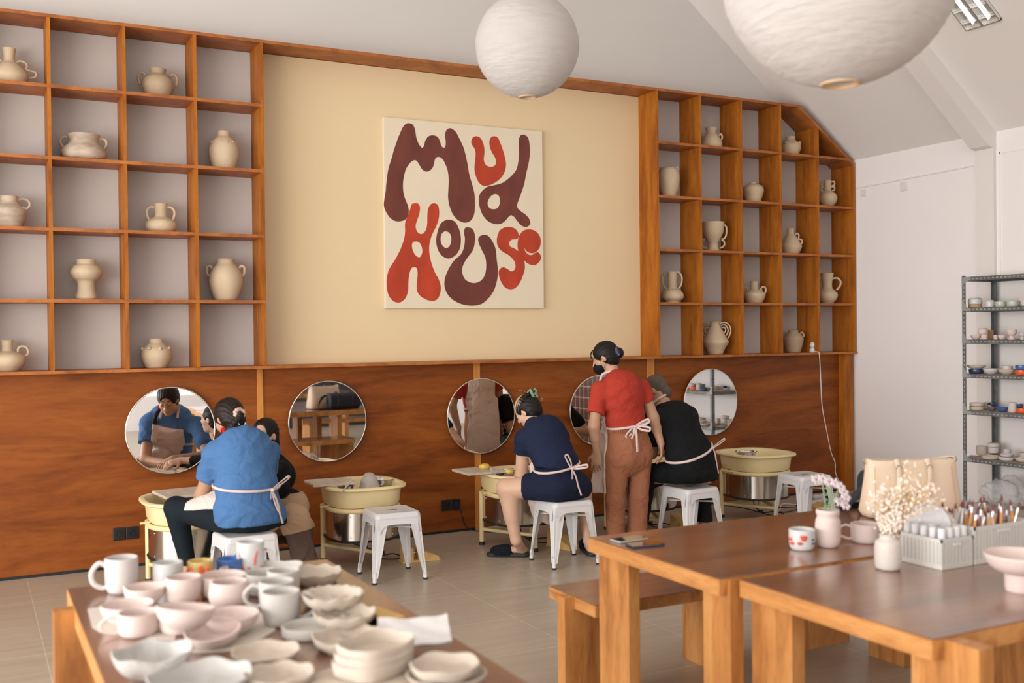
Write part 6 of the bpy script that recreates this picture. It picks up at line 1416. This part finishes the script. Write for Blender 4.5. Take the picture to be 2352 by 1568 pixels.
hairdo('hair', hc, HR_, .98, 'hair_black', t, o3, buns=(((.0,-.118,-.01),(.040,.034,.040),.015),), big=1.03)
w = lambda x, y, z: hc+HR_@V(x, y, z)*.98
scrunchie(w(.0,-.110,.0), HR_@V(0,-1,0), .034, 'scrunchie_lilac', t, o3, th=.013)
strands([w(-.03,.055,.095), w(-.055,.082,.06), w(-.068,.075,.015)], .0016, 'hair_black', t, o3, 2, 9, .008)
G_ = Field(hc-.16, hc+.16, .004); G_.ell(w(0,.055,-.052), V(.064,.068,.052), HR_, .01); G_.cut(w(0,.035,0), HR_@V(0,-1,0)); G_.mesh('face_mask', 'mask_black', t, o3)
mb = MB()
for sx in (-1,1):
    for z0, z1 in ((-.02,.022),(-.085,-.03)): mb.tube(spline([Vector(w(sx*.060,.045,z0)-o3), Vector(w(sx*.074,.015,(z0+z1)/2)-o3), Vector(w(sx*.081,-.018,z1)-o3)], 4), .0016, 6)
mb.build('ear_loops', 'mask_black', t, smooth=True)

# ================= man in black, seated at the fourth wheel
org = V(4.87,6.37,0); t = person('man in a black T-shirt with cropped hair, seated at the fourth wheel', org); o3 = org
fw = V(-.22,.975,0); lf = V(-fw[1],fw[0],0)
pel = P3(1590,1075,6.36); wa = P3(1580,1035,6.40); ch = P3(1553,975,6.52); nk = P3(1524,925,6.64); hc = P3(1506,897,6.70)
SLd = P3(1502,962,6.50); SRd = P3(1582,952,6.70); EL = P3(1496,1040,6.58); WL_ = V(4.74,6.90,.70); ER = P3(1600,1030,6.88); WR = V(4.98,6.95,.70)
HLj = P3(1560,1088,6.38); HRj = P3(1618,1090,6.42); KL = P3(1484,1092,6.62); KR = V(5.20,6.72,.50); AL = V(4.52,6.60,.10); AR = V(5.16,6.60,.10)
TR = frame(fw, (nk-pel)/np.linalg.norm(nk-pel)); lo = V(4.3,6.0,-.02); hi = V(5.45,7.25,1.32)
B = Field(lo, hi, .0048); HR_ = frame((-.45,.66,-.62)); head(B, hc, HR_, 1.0)
B.cap(nk-V(0,0,.03), hc+HR_@V(0,-.02,-.05), .060, .056, .03); B.ell(ch, (.14,.10,.13), TR, .04); B.ell(wa, (.13,.10,.1), TR, .04); B.ell(pel, (.15,.11,.08), TR, .04)
limb(B, SLd, EL, WL_, (.050,.046,.030)); limb(B, SRd, ER, WR, (.050,.046,.030)); B.cap(SLd, SRd, .045, .045, .04)
hand(B, WL_, V(4.86,7.05,.64)-WL_, V(.4,.2,-.9), .6, -1); hand(B, WR, V(4.90,7.05,.64)-WR, V(-.5,.2,-.8), .6, 1)
limb(B, HLj, KL, AL, (.08,.06,.04)); limb(B, HRj, KR, AR, (.08,.06,.04))
for A_ in (AL, AR): B.cap(A_-V(0,0,.05), A_+V(0,.17,-.062), .04, .03, .02)
B.mesh('body', 'skin_tan', t, o3)
G_ = Field(hc-.2, hc+.2, .004); G_.ell(hc+HR_@V(0,-.018,.032), V(.078,.094,.088), HR_, .02); G_.cap(hc+HR_@V(0,-.05,-.01), hc+HR_@V(0,-.055,-.06), .055, .05, .02); G_.ell(hc+HR_@V(0,.11,-.02), V(.08,.08,.115), HR_, .006, 's')
for sx in (-1,1): G_.ell(hc+HR_@V(sx*.085,.0,-.012), V(.022,.03,.034), HR_, .006, 's')
G_.mesh('cropped_hair', 'hair_shaved', t, o3)
S = Field(lo, hi, .0065)
S.ell(pel+V(0,0,.035), (.205,.160,.10), TR, .05); S.cap(ch, pel+V(0,0,.03), .18, .195, .05, (fw,.78)); S.ell(wa, (.200,.155,.14), TR, .07); S.ell(ch, (.190,.140,.16), TR, .07); S.cap(SLd+V(0,0,-.02), SRd+V(0,0,-.02), .068, .068, .07); S.cap(ch, nk-V(0,0,.04), .12, .068, .05, (fw,.8))
eL = SLd+(EL-SLd)*.72; S.cap(SLd, eL, .075, .078, .04); S.cut(eL, EL-SLd, eL-.14, eL+.14); eR = SRd+(ER-SRd)*.7; S.cap(SRd, eR, .072, .075, .04)
S.ell(nk+(hc-nk)*.5+V(0,0,.035), (.065,.07,.035), TR, .01, 's')
S.cut(pel+V(0,0,-.06), (0,0,-1)); S.wrinkle(.0045, [(12,20,44),(30,5,-22),(-16,12,60)], 12); S.mesh('t_shirt', 'shirt_black', t, o3)
LG = Field(lo, hi, .0065); LG.ell(pel+V(0,0,-.02), (.210,.170,.105), TR, .05); LG.cap(HLj, KL, .110, .085, .04); LG.cap(KL, AL, .085, .07, .03); LG.cap(HRj, KR, .110, .085, .04); LG.cap(KR, AR, .085, .07, .03); LG.cut(pel+V(0,0,-.108), (0,0,-1), pel-V(.3,.2,.2), pel+V(.3,.16,.2)); LG.cut((0,0,.12),(0,0,-1)); LG.wrinkle(.0035, [(40,20,30),(20,44,12)], 15); LG.mesh('trousers', 'shirt_black', t, o3)
S2 = S.copy(); S2.d = np.minimum(S.d, LG.d)
A_ = shell(S, .010, [(ch+fw*.05, -fw), (ch+lf*.13, lf), (ch-lf*.13, -lf), (ch+(nk-ch)*.45, nk-ch)]); A_.mesh('apron', 'apron_pink', t, o3)
G_ = Field(lo, hi, .006); G_.cap(P3(1525,1125,6.60), P3(1545,1150,6.62), .055, .05, .05, (fw,.5)); G_.cap(P3(1520,1110,6.56), P3(1556,1128,6.58), .045, .04, .05, (fw,.5)); G_.wrinkle(.005, [(60,20,14)], 9); G_.mesh('apron_skirt', 'apron_pink', t, o3)
st = wa+V(0,0,-.005); nrm = V(-.30,-.05,1); ring = ring_pts(S2, st, nrm, (0,1,0), 0, 360, 56)
mb = MB(); mb.tube([Vector(p)-Vector(o3) for p in ring[:-1]], .0095, 8, close=True); mb.build('apron_tie', 'tie_pink', t, smooth=True)
bc = min(ring, key=lambda p: (p-at(1632,1026,p.y)).length + (0 if p.y < st[1] else 9)); out = (bc-Vector(st)).normalized()
bow(bc+out*.006, (.80,-.6,0), (0,0,1), (out+Vector((.2,-.9,0))).normalized(), t, o3, 1.15, tails=((.12,-1.2),(.0,-.6)), loops=((.55,.45),))
mb = MB(); mb.tube([Vector(p)-Vector(o3) for p in ring_pts(B, nk+(hc-nk)*.30, hc-nk, (0,1,0), 0, 360, 30, off=.004, rmax=.12)[:-1]], .010, 8, close=True); mb.build('apron_neck_strap', 'tie_pink', t, smooth=True)

# ================= woman in black crouching to the right of the left wheel
org = V(1.92,7.0,0); t = person('dark-haired woman in a black top and tan apron crouching behind the woman in blue', org); o3 = org
fw = V(-.80,-.60,0); lf = V(.60,-.80,0)
pel = V(1.96,7.10,.30); wa = V(1.94,7.07,.45); ch = P3(634,1092,6.98); nk = P3(630,1046,6.98); hc = P3(607,1001,6.92)
SLd = P3(646,1078,6.86); SRd = V(1.70,7.14,.76); EL = P3(648,1125,6.80); WL_ = V(1.50,6.92,.66); ER = V(1.64,7.20,.66); WR = V(1.47,7.08,.66)
HLj = V(2.0,6.99,.28); HRj = V(1.88,7.16,.28); KL = P3(674,1190,6.70); KR = V(1.68,6.80,.40); AL = V(1.98,6.78,.09); AR = V(1.76,6.92,.09)
TR = frame(fw, (nk-pel)/np.linalg.norm(nk-pel)); lo = V(1.25,6.5,-.02); hi = V(2.3,7.4,1.18)
B = Field(lo, hi, .0048); HR_ = frame((-.70,-.70,.02)); head(B, hc, HR_, .97)
B.cap(nk-V(0,0,.03), hc+HR_@V(0,-.02,-.05), .048, .045, .03); B.ell(ch, (.11,.085,.12), TR, .04); B.ell(wa, (.11,.08,.1), TR, .04); B.ell(pel, (.13,.10,.08), TR, .04)
limb(B, SLd, EL, WL_, (.04,.038,.026)); limb(B, SRd, ER, WR, (.04,.038,.026)); B.cap(SLd, SRd, .04, .04, .04)
hand(B, WL_, V(1.33,7.02,.64)-WL_, V(0,.5,-.8), .5, 1); hand(B, WR, V(1.33,7.1,.64)-WR, V(0,-.4,-.8), .5, -1)
limb(B, HLj, KL, AL, (.07,.055,.036)); limb(B, HRj, KR, AR, (.07,.055,.036))
for A_ in (AL, AR): B.cap(A_-V(0,0,.045), A_+V(-.12,-.08,-.058), .036, .028, .02)
B.mesh('body', 'skin_light', t, o3)
hairdo('hair', hc, HR_, .97, 'hair_black', t, o3, buns=(((-.04,-.065,-.07),(.035,.03,.05),.03),((-.055,-.065,-.13),(.022,.024,.05),.02)), face=(-.01,.125,.008,.080,.082,.135), big=1.03)
S = Field(lo, hi, .0065); S.ell(wa, (.145,.12,.13), TR, .06); S.ell(ch, (.145,.115,.13), TR, .06); S.cap(SLd+V(0,0,-.015), SRd+V(0,0,-.015), .052, .052, .05); S.cap(ch, nk-V(0,0,.03), .09, .055, .05)
S.cap(SLd, EL, .056, .052, .03); S.cap(EL, EL+(WL_-EL)*.5, .052, .045, .02); S.cap(SRd, ER, .056, .052, .03); S.cap(ER, ER+(WR-ER)*.5, .05, .042, .02); S.wrinkle(.003, [(30,20,44),(12,35,-22)], 13); S.mesh('long_sleeved_top', 'shirt_black', t, o3)
LG = Field(lo, hi, .0065); LG.ell(pel, (.16,.14,.11), TR, .05); LG.cap(HLj, KL, .098, .078, .05); LG.cap(KL, AL+V(0,0,.02), .078, .088, .04); LG.cap(HRj, KR, .10, .08, .04); LG.cap(KR, AR, .08, .08, .03); LG.cut((0,0,.05),(0,0,-1)); LG.wrinkle(.005, [(40,20,6),(30,-34,10)], 15); LG.mesh('trousers', 'trousers_taupe', t, o3)
G_ = LG.copy(); G_.d = np.minimum(LG.d, S.d)-.014; G_.cut(KL+V(0,0,-.10), V(.15,-.2,-1)); G_.cut(wa+V(0,0,.10), V(0,0,1)); G_.cut(wa-fw*.02, -V(.1,-1,0)*-1*-1) if False else None; G_.cut(pel+V(.0,.06,0), (0.3,1,0)); G_.mesh('apron', 'apron_tan', t, o3)
